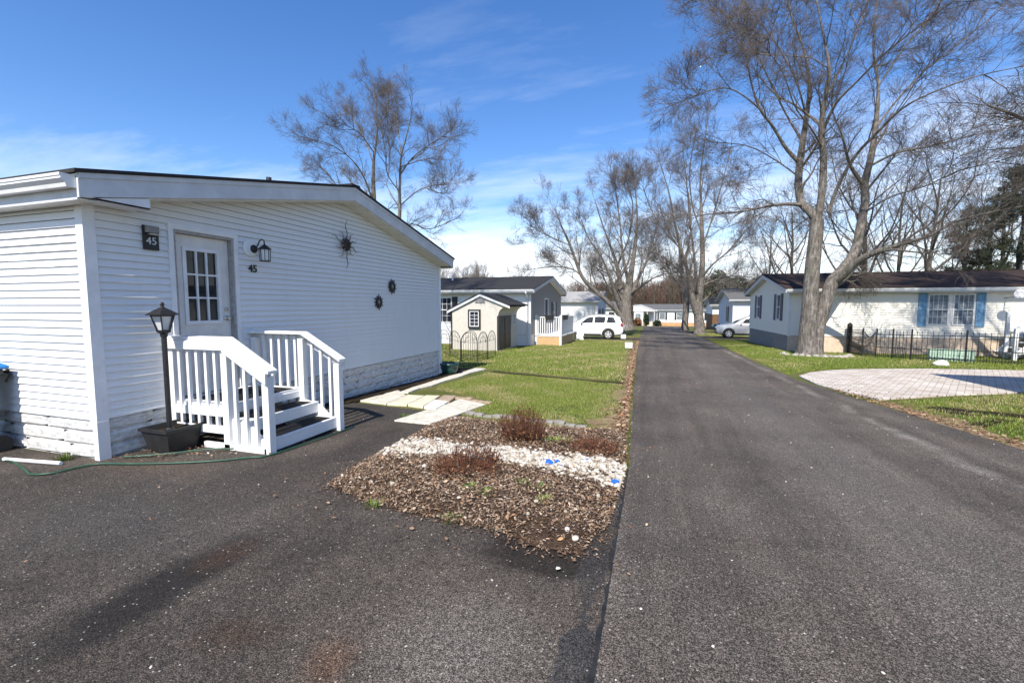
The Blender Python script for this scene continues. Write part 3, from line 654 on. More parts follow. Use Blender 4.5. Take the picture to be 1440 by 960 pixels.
sheet('parched_turf', [(4.45,6.8),(4.75,7.2),(4.7,8.2),(4.85,9.0),(4.6,9.9),(4.45,10.5),(4.2,10.4),(4.3,8.5)], 0.006, 'thatch', edge=0.02)
# walkway slabs and flagstones
def slab(name, px, mat, dz, th, label, cat, group=None):
    pts = [gp(*p)[:2] for p in px]; c = np.mean(pts, 0); z = g(c[1])
    bm = bmesh.new(); vs = [bm.verts.new((x-c[0], y-c[1], g(y)+dz-z)) for x, y in pts]; f = bm.faces.new(vs); bm.normal_update()
    if f.normal.z < 0: f.normal_flip()
    r = bmesh.ops.extrude_face_region(bm, geom=[f]); 
    for v in [e for e in r['geom'] if isinstance(e, bmesh.types.BMVert)]: v.co.z -= th
    bmesh.ops.recalc_face_normals(bm, faces=bm.faces)
    me = bpy.data.meshes.new(name); bm.to_mesh(me); bm.free(); me.materials.append(M[mat])
    o = bpy.data.objects.new(name, me); COL.objects.link(o); o.location = (c[0], c[1], z)
    bv = o.modifiers.new('bevel', 'BEVEL'); bv.width = 0.012; bv.segments = 2
    return tag(o, label, cat, group)
slab('walkway_slab', [(506,565),(543,569.5),(571,557.5),(560,550)], 'concrete', 0.035, 0.08, 'pale concrete slab under the far end of the steps shadow, bordering the black driveway', 'slab', 'walkway slabs')
slab('walkway_slab', [(554,593),(605,598),(683,570),(646,562.5),(630,569.5),(597,579)], 'concrete', 0.03, 0.08, 'large pale concrete slab touching the corner of the mulch bed', 'slab', 'walkway slabs')
slab('flagstone', [(544,570),(572,571.5),(597,558.5),(573,557.5)], 'tan_stone', 0.042, 0.06, 'yellowish tan flagstone nearest the white porch steps', 'stone', 'flagstones in the walkway')
slab('flagstone', [(573.5,571.5),(595,574.5),(619,559),(599,558.5)], 'tan_stone', 0.048, 0.06, 'yellowish tan flagstone in the middle of the walkway', 'stone', 'flagstones in the walkway')
slab('flagstone', [(596,575),(613,578),(630,568),(611,565)], 'pale_stone', 0.052, 0.06, 'whitish flagstone in front of the brown one', 'stone', 'flagstones in the walkway')
slab('flagstone', [(614,565),(632,567.5),(642,559.5),(624,558.5)], 'brown_stone', 0.05, 0.06, 'brown flagstone beside the lawn edging', 'stone', 'flagstones in the walkway')
slab('concrete_curb', [(563,552.5),(574,553.5),(591,547),(607,543.5),(628,536),(645,531.5),(662,525),(684,519.5),(668,518.5),(650,524.5),(633,529),(610,536),(597,541),(580,546)], 'concrete', 0.035, 0.1, 'long narrow pale concrete curb between the house soil bed and the lawn', 'curb')
def edging(a, b, n, mat, label, group, wob=0.03):
    A, B = Vector(gp(*a)), Vector(gp(*b))
    ln = (B-A).length/n; d = math.atan2((B-A).y, (B-A).x); me = None
    for i in range(n):
        p = A.lerp(B, (i+0.5)/n); mb = MB()
        if me is None:
            mb.box(-ln*0.46, ln*0.46, -0.05, 0.05, -0.05, 0.055); o = mb.build('edging_brick', mat, None, bevel=0.012); me = o
        else: o = me.copy(); COL.objects.link(o)
        o.location = (p.x, p.y+rnd.uniform(-wob, wob), g(p.y)+rnd.uniform(-0.02, 0.015)); o.rotation_euler = (rnd.uniform(-.08,.08), rnd.uniform(-.06,.06), d+rnd.uniform(-.15,.15))
        tag(o, label, 'brick', group)
edging((655,583), (826,602), 12, 'grey_brick', 'weathered grey brick in the row between the mulch bed and the lawn', 'grey bricks edging the mulch bed')
edging((640,560), (690,568), 6, 'brown_stone', 'tan brown brick in the short row between the lawn and the concrete slab', 'tan bricks edging the lawn')

# ------------------------------------------------------------------ houses
_b0 = MB.build
def _build(s, name, mats, parent=None, org=None, **k):
    if org is not None:
        s.v = [(a-org[0], b_-org[1], c-org[2]) for a, b_, c in s.v]
    return _b0(s, name, mats, parent, **k)
MB.build = _build
class Plane:
    def __init__(s, O, U, Nn): s.O = Vector(O); s.U = Vector(U); s.N = Vector(Nn)
    def p(s, u, z, d=0.0): return s.O+s.U*u+s.N*d+Vector((0,0,z))
    def box(s, mb, u0, u1, z0, z1, d0, d1, mi=0):
        return mb.prism([s.p(u0,z0,d0), s.p(u1,z0,d0), s.p(u1,z1,d0), s.p(u0,z1,d0)], s.N*(d1-d0), mi)
    def bar(s, mb, a, b, w_, d0, d1, mi=0):
        A, B = Vector(a), Vector(b); d = (B-A).normalized(); n = Vector((-d.y, d.x))*w_/2
        q = [A+n, A-n, B-n, B+n]
        return mb.prism([s.p(t.x, t.y, d0) for t in q], s.N*(d1-d0), mi)
def siding(mb, pl, z0, z1, ur, holes, expo, lip, mi):
    k = int(math.ceil((z1-z0)/expo)); lr = [rnd.uniform(0.92, 1.08) for _ in range(k+1)]
    for c in range(k):
        cb, ct = z0+c*expo, min(z0+(c+1)*expo, z1)
        cuts = sorted({cb, ct} | {h for H in holes for h in (H[2], H[3]) if cb+1e-4 < h < ct-1e-4})
        for a, b_ in zip(cuts, cuts[1:]):
            zm = (a+b_)/2
            la, ra = ur(a); lb, rb = ur(b_)
            if la > ra: continue
            if lb > rb: lb = rb = (lb+rb)/2
            iv = [(la, ra, lb, rb)]
            for h in sorted(H for H in holes if H[2] < zm < H[3]):
                l0, r0, l1, r1 = iv.pop(); iv += [(l0, h[0], l1, h[0]), (h[1], r0, h[1], r1)]
            lp = lip*lr[c]; oa = lp*(1-(a-cb)/expo)-0.003; ob = lp*(1-(b_-cb)/expo)-0.003
            for l0, r0, l1, r1 in iv:
                q = [pl.p(l0,a,oa), pl.p(r0,a,oa), pl.p(r1,b_,ob), pl.p(l1,b_,ob)]
                n_ = (q[1]-q[0]).cross(q[3]-q[0])
                fw = n_.dot(pl.N) > 0
                mb.add(q, [(0,1,2,3) if fw else (3,2,1,0)], mi)
                if abs(a-cb) < 1e-5:
                    q = [pl.p(l0,a,oa), pl.p(r0,a,oa), pl.p(r0,a+0.006,-0.006), pl.p(l0,a+0.006,-0.006)]
                    mb.add(q, [(3,2,1,0) if fw else (0,1,2,3)], mi)
def window(pl, W, par):
    u0, u1, z0, z1 = W['r']; t = W.get('t', 0.05); gm = W.get('glass', 'glass'); fm = W.get('frame', 'trim')
    fr = MB(); d1 = 0.035
    pl.box(fr, u0, u1, z0, z0+t, -0.05, d1); pl.box(fr, u0, u1, z1-t, z1, -0.05, d1)
    pl.box(fr, u0, u0+t, z0+t, z1-t, -0.05, d1); pl.box(fr, u1-t, u1, z0+t, z1-t, -0.05, d1)
    zm = (z0+z1)/2
    if W.get('hung', True): pl.box(fr, u0+t, u1-t, zm-0.022, zm+0.022, -0.05, d1-0.008)
    nc, nr = W.get('grid', (0, 0))
    for i in range(1, nc):
        u = u0+t+(u1-u0-2*t)*i/nc
        for a, b_ in (((z0+t, zm-0.022), (zm+0.022, z1-t)) if W.get('hung', True) else ((z0+t, z1-t),)): pl.box(fr, u-0.009, u+0.009, a, b_, -0.035, -0.012)
    for i in range(1, nr):
        z = z0+t+(z1-z0-2*t)*i/nr
        if abs(z-zm) < 0.05 and W.get('hung', True): continue
        pl.box(fr, u0+t, u1-t, z-0.009, z+0.009, -0.034, -0.0125)
    wo = fr.build('window', fm, par)
    gl = MB(); pl.box(gl, u0+t*0.8, u1-t*0.8, z0+t*0.8, z1-t*0.8, -0.045, -0.036); gl.build('pane', gm, wo)
    sh = W.get('shutter')
    if sh:
        sw = W.get('sw', 0.34)
        for s0 in (u0-sw-0.03, u1+0.03):
            mb = MB(); a, b_ = z0-0.03, z1+0.03
            pl.box(mb, s0, s0+sw, a, b_, 0.012, 0.03)
            pl.box(mb, s0, s0+0.045, a, b_, 0.03, 0.045); pl.box(mb, s0+sw-0.045, s0+sw, a, b_, 0.03, 0.045)
            for q in (a, (a+b_)/2-0.03, b_-0.06): pl.box(mb, s0+0.045, s0+sw-0.045, q, q+0.06, 0.03, 0.0445)
            z = a+0.075
            while z < b_-0.08:
                if abs(z-(a+b_)/2) > 0.05: pl.box(mb, s0+0.045, s0+sw-0.045, z, z+0.022, 0.03, 0.039)
                z += 0.045
            mb.build('shutter', sh, par)
def door(pl, D, par):
    u0, u1, z0, z1 = D['r']; t = 0.06
    sl_ = MB(); a, b_ = u0+0.10, u1-0.10
    G = D.get('light')
    if G:
        pl.box(sl_, a, G[0], z0+0.04, z1-0.10, -0.09, -0.05); pl.box(sl_, G[1], b_, z0+0.04, z1-0.10, -0.09, -0.05)
        pl.box(sl_, G[0], G[1], z0+0.04, G[2], -0.09, -0.05); pl.box(sl_, G[0], G[1], G[3], z1-0.10, -0.09, -0.05)
        for (q0, q1) in ((G[0]+0.02, (G[0]+G[1])/2-0.03), ((G[0]+G[1])/2+0.03, G[1]-0.02)):      # pressed lower panels
            for r in ((q0, q1, z0+0.16, z0+0.18), (q0, q1, G[2]-0.16, G[2]-0.14), (q0, q0+0.02, z0+0.18, G[2]-0.16), (q1-0.02, q1, z0+0.18, G[2]-0.16)): pl.box(sl_, *r, -0.05, -0.042)
    else: pl.box(sl_, a, b_, z0+0.04, z1-0.10, -0.09, -0.05)
    do = sl_.build('door', D.get('mat', 'door_paint'), par, bevel=0.003)
    fr = MB()
    pl.box(fr, u0, u0+t, z0, z1, -0.02, 0.03); pl.box(fr, u1-t, u1, z0, z1, -0.02, 0.03); pl.box(fr, u0+t, u1-t, z1-t, z1, -0.02, 0.03)
    fr.build('frame', 'trim', do)
    jb = MB()
    pl.box(jb, u0+t, a-0.004, z0, z1-t, -0.1, 0.012); pl.box(jb, b_+0.004, u1-t, z0, z1-t, -0.1, 0.012); pl.box(jb, a-0.004, b_+0.004, z1-0.096, z1-t, -0.1, 0.012)
    pl.box(jb, a-0.004, b_+0.004, z0, z0+0.036, -0.1, 0.03)
    jb.build('jamb', 'jamb', do)
    if G:
        gl = MB(); pl.box(gl, G[0]-0.005, G[1]+0.005, G[2]-0.005, G[3]+0.005, -0.076, -0.07); gl.build('pane', 'glass', do)
        mu = MB(); e = 0.045
        pl.box(mu, G[0], G[0]+e, G[2], G[3], -0.069, -0.034); pl.box(mu, G[1]-e, G[1], G[2], G[3], -0.069, -0.034)
        pl.box(mu, G[0]+e, G[1]-e, G[2], G[2]+e, -0.069, -0.034); pl.box(mu, G[0]+e, G[1]-e, G[3]-e, G[3], -0.069, -0.034)
        for i in (1, 2):
            u = G[0]+e+(G[1]-G[0]-2*e)*i/3; pl.box(mu, u-0.011, u+0.011, G[2]+e, G[3]-e, -0.069, -0.045)
            z = G[2]+e+(G[3]-G[2]-2*e)*i/3; pl.box(mu, G[0]+e, G[1]-e, z-0.011, z+0.011, -0.0685, -0.046)
        mu.build('muntins', 'trim', do)
    for nm, z, r in (('handle', z0+1.02, 0.03), ('deadbolt', z0+1.14, 0.026)):
        mb = MB(); c = pl.p(b_-0.07, z, -0.05)
        prof = [(0.032, 0), (0.032, 0.008), (0.012, 0.012), (0.012, 0.035), (r, 0.042), (r, 0.062), (r*0.6, 0.07)] if nm == 'handle' else [(r, 0), (r, 0.012), (r*0.7, 0.02)]
        mb.lathe([(a_, h*pl.N.x) for a_, h in prof] if abs(pl.N.x) > 0.5 else [(a_, h*pl.N.y) for a_, h in prof], c, 14, 0, 'x' if abs(pl.N.x) > 0.5 else 'y')
        mb.build(nm, 'chrome', do, smooth=True, fix=True)
def stone_skirt(mb, pl, u0, u1, z0, z1, rh=0.15, seed=1):
    r = random.Random(seed); k = max(1, round((z1-z0)/rh)); h = (z1-z0)/k
    pl.box(mb, u0, u1, z0, z1, -0.06, -0.02)
    for i in range(k):
        u = u0; a, b_ = z0+i*h+0.007, z0+(i+1)*h-0.006
        while u < u1-0.02:
            w_ = min(r.uniform(0.4, 1.0), u1-u); 
            if u1-u-w_ < 0.12: w_ = u1-u
            d = r.uniform(0.0, 0.008); n = max(2, int(w_/0.09)); rows = 3
            vs = []; fs = []
            for jz in range(rows+1):
                for ju in range(n+1):
                    edge_ = jz in (0, rows) or ju in (0, n)
                    dd = -0.02 if edge_ else d+r.uniform(-0.004, 0.005)
                    uu = u+0.007+(w_-0.014)*(ju/n if not (0 < ju < n) else (ju+r.uniform(-.2,.2))/n)
                    tz = jz/rows; tz = (0, 0.18, 0.8, 1)[jz]
                    vs.append(pl.p(uu, a+(b_-a)*tz, dd))
            for jz in range(rows):
                for ju in range(n):
                    q = (jz*(n+1)+ju, jz*(n+1)+ju+1, (jz+1)*(n+1)+ju+1, (jz+1)*(n+1)+ju)
                    fs.append(q)
            nn = (vs[1]-vs[0]).cross(vs[n+1]-vs[0])
            if nn.dot(pl.N) < 0: fs = [f[::-1] for f in fs]
            mb.add(vs, fs); u += w_
def mobile_home(name, label, cat, loc, rz, ex, Lh, W, zb, zs, zt, slope, fh=0.22, ovg=0.3, ove=0.2, expo=0.1, wall=('siding','siding'), skirt='stone', skirt_f=None, roof='shingle',
                front=(), gable=(), doors_f=(), doors_g=(), stone=False, group=None, trim='trim', gutter=True, down=None, ridge_off=0.0, lip=0.02):
    H = thing(name, label, cat, loc, rz, group)
    zso = lambda y: zt+slope*min(y*(W/2)/(W/2+ridge_off), (W-y)*(W/2)/(W/2-ridge_off))
    yr = W/2+ridge_off; zr = zt+slope*W/2
    pf = Plane((0,0,0), (ex,0,0), (0,-1,0)); pg = Plane((0,0,0), (0,1,0), (-ex,0,0))
    wl = MB(); e = 0.09
    hf = [w_['r'] for w_ in list(front)+list(doors_f)]; hg = [w_['r'] for w_ in list(gable)+list(doors_g)]
    siding(wl, pf, zs, zt, lambda z: (e, Lh), hf, expo, lip, 0)
    def ug(z):
        if z <= zt: return (e, W-e)
        k = (z-zt)/(zr-zt); return (max(e, yr*k), min(W-e, W-(W-yr)*k))
    siding(wl, pg, zs, zr-0.01, ug, hg, expo, lip, 1)
    X1 = ex*Lh
    wl.add([(X1,0,zb),(X1,W,zb),(X1,W,zt),(X1,yr,zr),(X1,0,zt)], [(0,1,2,3,4)], 1)
    wl.add([(0,W,zb),(X1,W,zb),(X1,W,zt),(0,W,zt)], [(0,1,2,3)], 0)
    wl.build('wall', list(wall), H)
    sk = MB()
    if stone: stone_skirt(sk, pf, 0.05, Lh, zb, zs-0.012, seed=5); stone_skirt(sk, pg, 0.05, W-0.03, zb, zs-0.012, seed=9)
    else: pf.box(sk, 0.0, Lh, zb, zs-0.008, -0.06, -0.012); pg.box(sk, 0.061, W, zb, zs-0.008, -0.06, -0.012, 1)
    sk.build('skirting', [skirt_f or skirt, skirt], H)
    for (yy, sg) in ((0, -1), (W, 1)):
        ct = MB()
        ct.box(0.0, -ex*0.022, yy-sg*e, yy+sg*0.022, zs-0.03, zt); ct.box(-ex*-0.001, ex*e, yy, yy+sg*0.022, zs-0.03, zt)
        if stone: ct.box(ex*0.05, -ex*0.026, yy-sg*e*0.95, yy+sg*0.026, zb, zs-0.031)
        ct.build('corner_trim', trim, H)
    if stone:
        st = MB(); pf.box(st, e, Lh, zs-0.012, zs+0.006, -0.02, 0.02); pg.box(st, e, W-e, zs-0.012, zs+0.006, -0.02, 0.02); st.build('starter_strip', 'gutter', H)
    for w_ in front: window(pf, w_, H)
    for w_ in gable: window(pg, w_, H)
    for d in doors_f: door(pf, d, H)
    for d in doors_g: door(pg, d, H)
    # roof
    xg, xe = -ex*(ovg+0.03), ex*(Lh+ovg)
    zA = lambda y: zt+fh+slope*(y if y <= yr else W-y)
    zl = zt-slope*ove; za = zl+fh
    rf = MB(); t = 0.035
    zrt = zr+fh
    rf.prism([(xg,-ove-0.04,za-slope*0.04),(xg,yr,zrt),(xg,yr,zrt+t),(xg,-ove-0.04,za-slope*0.04+t)], (xe-xg,0,0))
    rf.prism([(xg,W+ove+0.04,za-slope*0.04),(xg,yr+0.0005,zrt),(xg,yr+0.0005,zrt+t),(xg,W+ove+0.04,za-slope*0.04+t)], (xe-xg,0,0))
    n = int(Lh/0.33)
    for i in range(n):            # ridge caps
        x = xg+(xe-xg)*i/n; rf.box(x, x+(xe-xg)/n*0.96, yr-0.12, yr+0.12, zrt+t-0.02, zrt+t+0.012+0.004*(i % 2))
    R = rf.build('roof', roof, H)
    fa = MB(); x0 = -ex*(ovg-0.03)
    fa.prism([(x0,-ove,zl),(x0,yr,zr),(x0,yr,zrt-0.002),(x0,-ove,za-0.002)], (-ex*0.03,0,0))
    fa.prism([(x0,yr+0.0005,zr),(x0,W+ove,zl),(x0,W+ove,za-0.002),(x0,yr+0.0005,zrt-0.002)], (-ex*0.03,0,0))
    fa.prism([(x0-ex*0.031,-ove,za-0.055),(x0-ex*0.031,yr,zrt-0.055),(x0-ex*0.031,yr,zrt-0.003),(x0-ex*0.031,-ove,za-0.003)], (-ex*0.012,0,0))
    fa.prism([(x0-ex*0.031,W+ove,za-0.055),(x0-ex*0.031,yr+0.001,zrt-0.055),(x0-ex*0.031,yr+0.001,zrt-0.003),(x0-ex*0.031,W+ove,za-0.003)], (-ex*0.012,0,0))
    fa.box(x0+ex*0.002, xe, -ove, -ove+0.025, zl-0.02, za-0.01); fa.box(x0+ex*0.002, xe, W+ove-0.025, W+ove, zl-0.02, za-0.01)
    fa.build('fascia', 'fascia_paint', H)
    so_ = MB()
    so_.prism([(x0,0.0,zt-0.001),(x0,yr,zr-0.001),(x0,yr,zr-0.02),(x0,0.0,zt-0.02)], (ex*(ovg-0.031),0,0))
    so_.prism([(x0,W,zt-0.001),(x0,yr+0.001,zr-0.001),(x0,yr+0.001,zr-0.02),(x0,W,zt-0.02)], (ex*(ovg-0.031),0,0))
    so_.box(x0, xe, -ove+0.026, -0.023, zl-0.015, zl-0.002); so_.box(x0, xe, W+0.024, W+ove-0.026, zl-0.015, zl-0.002)
    so_.build('soffit', 'soffit', H)
    if gutter:
        gt = MB(); y0 = -ove-0.003
        pr = [(0,0),(-0.125,0),(-0.125,-0.025),(-0.115,-0.03),(-0.118,-0.05),(-0.085,-0.085),(-0.075,-0.12),(0,-0.12)]
        gt.prism([(x0-ex*0.0, y0+a, za-0.03+b_) for a, b_ in pr], (xe-x0,0,0)); gt.build('gutter', 'gutter', H)
    if down is not None:
        ds = MB(); u = ex*down
        ds.tube([(u,-ove-0.06,za-0.13),(u,-ove-0.05,za-0.22),(u,-0.07,zl-0.25),(u,-0.065,zb+0.35),(u,-0.07,zb+0.22),(u,-0.35,zb+0.1)], 0.042, 8); ds.build('downspout', 'gutter', H, smooth=True)
    return H, pf, pg, R

# the white home on the left
H1, PF1, PG1, R1 = mobile_home('mobile_home', 'long white sided home on the left with white porch steps and a nine light door', 'house', (-5.65,3.14,0), 0, -1, 15, 8.06, -0.45, 0.45, 2.75, 0.211, 0.235, 0.33, 0.2, 0.0815,
    stone=True, doors_g=[dict(r=(0.83,1.78,0.47,2.66), light=(1.035,1.545,1.42,2.41))])
mb = MB(); mb.box(0.024, 0.318, -0.17, 0.45, 2.715, 2.73); mb.prism([(0.302,-0.12,2.715),(0.302,0.45,2.715),(0.302,0.45,2.835)], (0.016,0,0)); mb.prism([(0.03,0.436,2.731),(0.301,0.436,2.731),(0.301,0.436,2.835),(0.03,0.436,2.835)], (0,0.014,0)); mb.build('eave_return', 'trim', H1)
c = atx(378, 251, -8.0); mb = MB(); mb.tube([(c[0]+5.65, c[1]-3.14, c[2]-0.45), (c[0]+5.65, c[1]-3.14, c[2]+0.02)], 0.055, 10); mb.build('vent_pipe', 'black_plastic', R1)
mb = MB(); mb.tube([(0.024,8.02,2.7),(0.03,8.03,-0.2)], 0.03, 8); mb.build('downspout', 'gutter', H1)
# white home behind the shed, its gable coloured dark to stand for shade
H2, _a, _b, R2 = mobile_home('mobile_home', 'white home with a gable end greyed for shade and charcoal roof behind the beige shed', 'house', (-6.5,23.85,-0.56), 0, -1, 20, 8.4, -0.6, 0.62, 3.02, 0.2, 0.2, 0.32, 0.45, 0.13, wall=('siding','siding_shaded'), skirt='siding', roof='shingle', down=0.14,
    front=[dict(r=(4.75,5.7,1.25,2.72), grid=(3,4), shutter='shutter_dark', glass='glass')],
    gable=[dict(r=(5.6,6.4,1.15,2.45), shutter='shutter_dark')], doors_g=[dict(r=(3.3,4.3,0.62,2.7), mat='shutter_dark')])
mb = MB(); mb.lathe([(0.06,-0.4),(0.06,0.12),(0.11,0.13),(0.11,0.2),(0.02,0.24)], (-6.16,3.15,4.02), 12); mb.build('vent_pipe', 'trim', R2)
# pale roofed white home behind the white car
mobile_home('mobile_home', 'plain white home with a pale grey roof behind the white parked car', 'house', (-5.5,46,-1.05), 0, -1, 14, 8.0, -0.6, 0.5, 3.12, 0.24, 0.18, 0.35, 0.3, 0.2, wall=('siding_far','siding_blue'), skirt='siding_far', roof='shingle_pale', down=0.3,
    gable=[dict(r=(1.6,2.5,1.1,2.4), shutter='shutter_dark'), dict(r=(4.8,5.7,1.1,2.4), shutter='shutter_dark')])
mobile_home('mobile_home', 'distant white home with low grey roof between the white car and left maple', 'house', (-4.4,66,-1.5), 0, -1, 12, 8.0, -0.6, 0.5, 2.75, 0.22, 0.18, 0.35, 0.3, 0.25, wall=('siding_far','siding_far'), skirt='siding_far', roof='shingle_grey', front=[dict(r=(1.0,1.9,1.2,2.3)), dict(r=(4.0,4.9,1.2,2.3))])
# right-hand home with blue shutters
win = lambda u0, u1, **k: dict(r=(u0,u1,1.36,2.78), grid=(4,4), **k)
RH, PFR, PGR, RR = mobile_home('mobile_home', 'long cream home with bright blue shutters and dark brown roof behind the forked maple', 'house', (6.35,25.2,-0.58), math.radians(1.8), 1, 22, 8.0, -0.6, 0.78, 2.96, 0.215, 0.2, 0.3, 0.42, 0.115,
    wall=('siding_cream','siding_cream'), skirt='grey_skirt', skirt_f='stone_warm', roof='shingle_brown',
    front=[win(5.62,6.42,glass='glass_pale'), win(6.55,7.35,glass='glass_pale')],
    gable=[dict(r=(1.35,2.1,1.5,2.85), shutter='shutter_navy'), dict(r=(5.5,6.25,1.5,2.85), shutter='shutter_navy')])
for u in (5.24, 7.39):
    mb = MB(); a, b_ = 1.3, 2.82; sw = 0.34
    PFR.box(mb, u, u+sw, a, b_, 0.012, 0.03)
    for r in ((u, u+0.05, a, b_), (u+sw-0.05, u+sw, a, b_), (u+0.05, u+sw-0.05, a, a+0.07), (u+0.05, u+sw-0.05, b_-0.07, b_), (u+0.05, u+sw-0.05, 2.06, 2.14)): PFR.box(mb, *r, 0.03, 0.048)
    mb.build('shutter', 'shutter_blue', RH)
mobile_home('mobile_home', 'pale blue gabled home with a white front behind the silver parked car', 'house', (6.7,44,-1.0), 0, 1, 14, 9.0, -0.6, 0.6, 3.12, 0.225, 0.2, 0.4, 0.35, 0.14, wall=('siding','siding_blue'), skirt='grey_skirt', roof='shingle_grey',
    gable=[dict(r=(2.6,3.3,1.2,2.6), shutter='shutter_dark')])
mobile_home('mobile_home', 'dark roofed white home with brown lower wall left of the pale blue home', 'house', (7.1,62,-1.4), 0, 1, 16, 7.0, -0.6, 2.0, 3.1, 0.25, 0.25, 0.4, 0.4, 0.25, wall=('siding_far','siding_far'), skirt='brown_wood', roof='shingle')
# home closing the end of the road
FH, PFF, PGF, _r = mobile_home('mobile_home', 'long white home with orange skirting facing the end of the road', 'house', (-3.3,84,-1.9), 0, 1, 22, 8.4, -0.6, 0.62, 2.75, 0.22, 0.18, 0.35, 0.3, 0.25, wall=('siding_far','siding_far'), skirt='orange_skirt', roof='shingle_grey',
    front=[dict(r=(4.2,5.2,1.1,2.35), shutter='shutter_dark', sw=0.3, glass='glass_pale', hung=False), dict(r=(7.1,8.3,1.1,2.35), shutter='shutter_dark', sw=0.3, glass='glass_pale'), dict(r=(12,13,1.1,2.35), shutter='shutter_dark')],
    doors_f=[dict(r=(1.9,2.85,0.62,2.65), mat='trim')])
mb = MB(); pr = Plane((-0.2,-1.6,0), (1,0,0), (0,-1,0))
mb.prism([(-0.2,-1.7,2.6),(3.6,-1.7,2.6),(1.0,-1.7,3.55),(-0.2,-1.7,3.45)], (0,0.12,0)); mb.build('porch_gable', 'siding_far', FH)
mb = MB(); mb.prism([(-0.3,-1.8,3.5),(1.05,-1.8,3.62),(3.8,-1.8,2.62),(3.8,-1.8,2.72),(1.05,-1.8,3.74),(-0.3,-1.8,3.6)], (0,4.2,0)); mb.build('porch_roof', 'trim', FH)
mb = MB(); mb.box(-0.1,1.5,-1.58,0.05,-0.5,2.59); mb.build('sunroom', 'siding_far', FH)
window(Plane((-0.1,-1.64,0),(1,0,0),(0,-1,0)), dict(r=(0.2,1.2,1.1,2.2), glass='glass_pale'), FH)
for x in (2.1, 3.3):
    mb = MB(); mb.box(x, x+0.1, -1.66, -1.56, -0.5, 2.6); mb.build('porch_post', 'trim', FH)
mb = MB()
for i in range(3): mb.box(2.2, 3.3, -2.4+0.3*i, 0.02, -0.3, 0.16*(i+1)+0.05)
mb.build('entry_steps', 'concrete', FH)
# neighbour's home just outside the right edge: only its eave corner shows, its shadow crosses the pavers
mobile_home('mobile_home', 'white home whose gutter corner pokes in from the right edge of the picture', 'house', (8.32,5.1,-0.2), 0, 1, 16, 7.75, -0.3, 0.6, 3.08, 0.22, 0.2, 0.38, 0.3, 0.12, wall=('siding','siding'), skirt='siding', roof='shingle')

# ------------------------------------------------------------------ porch steps of the white home
O1 = (-5.65, 4.5, -0.05)
PS = thing('porch_steps', 'white wooden porch steps with two slatted railings at the nine light door', 'steps', O1)
Y0, Y1 = 3.92, 5.10
mb = MB()
for i in range(6): x = -5.63+i*0.142; mb.box(x, x+0.136, Y0-0.02, Y1+0.02, 0.465, 0.5)
mb.build('deck', 'white_wood', PS, org=O1, bevel=0.004)
mb = MB(); mb.box(-4.80, -4.765, Y0-0.03, Y1+0.03, 0.375, 0.464); mb.box(-5.6, -4.80, Y0-0.035, Y0+0.005, 0.36, 0.464); mb.box(-5.6, -4.80, Y1-0.005, Y1+0.035, 0.36, 0.464); mb.build('deck_rim', 'white_wood', PS, org=O1, bevel=0.004)
for (xa, xb, z) in ((-4.77,-4.46,0.325), (-4.47,-4.15,0.13)):
    mb = MB(); mb.box(xa, xb-0.155, Y0+0.02, Y1-0.02, z-0.035, z); mb.box(xb-0.15, xb, Y0+0.02, Y1-0.02, z-0.035, z); mb.box(xb-0.035, xb, Y0+0.021, Y1-0.021, z-0.145, z-0.036); mb.build('tread', 'white_wood', PS, org=O1, bevel=0.004)
for y in (Y0+0.001, Y1-0.041):
    mb = MB(); mb.prism([(-4.80,y,0.36),(-4.80,y,0.10),(-4.35,y,-0.09),(-4.12,y,-0.09),(-4.12,y,-0.0),(-4.44,y,0.28)], (0,0.04,0)); mb.build('stringer', 'white_wood', PS, org=O1)
for (y, sg) in ((Y0, -1), (Y1, 1)):
    ya, yb = y+sg*0.005, y+sg*0.045
    lo = MB(); lo.box(-5.6,-4.78, ya, yb, 0.16, 0.25); lo.build('lower_rail', 'white_wood', PS, org=O1, bevel=0.004)
    lo = MB(); lo.box(-5.1,-4.15, ya, yb, -0.12, 0.045); lo.build('base_board', 'white_wood', PS, org=O1, bevel=0.004)
    for (x, zt_, zb_) in ((-5.585, 1.2, -0.12), (-4.735, 1.2, -0.12), (-4.14, 0.87, -0.12)):
        mb = MB(); mb.box(x-0.045, x+0.045, y-0.045, y+0.045, zb_, zt_); mb.build('post', 'white_wood', PS, org=O1, bevel=0.005)
    tr = MB(); tr.box(-5.63,-4.70, y-0.07, y+0.07, 1.262, 1.30); tr.prism([(-4.70,y-0.07,1.30),(-4.70,y-0.07,1.262),(-4.06,y-0.07,0.90),(-4.06,y-0.07,0.938)], (0,0.14,0)); tr.build('top_rail', 'white_wood', PS, org=O1, bevel=0.005)
    tr = MB(); yy = y+sg*0.047
    tr.box(-5.63,-4.715, min(yy,yy+sg*0.036), max(yy,yy+sg*0.036), 1.15, 1.259); tr.prism([(-4.71,yy,1.258),(-4.71,yy,1.13),(-4.09,yy,0.78),(-4.09,yy,0.908)], (0,sg*0.036,0)); tr.build('side_rail', 'white_wood', PS, org=O1, bevel=0.004)
    for i in range(5):
        x = -5.585+0.85*(i+1)/6; mb = MB(); mb.box(x-0.019, x+0.019, y+sg*0.008, y+sg*0.044, 0.17, 1.24); mb.build('baluster', 'white_wood', PS, org=O1)
    for i in range(3):
        x = -4.735+0.595*(i+1)/4; zz_ = 1.25-(x+4.70)*0.566; mb = MB(); mb.box(x-0.019, x+0.019, y+sg*0.008, y+sg*0.044, -0.05, zz_-0.03); mb.build('baluster', 'white_wood', PS, org=O1)
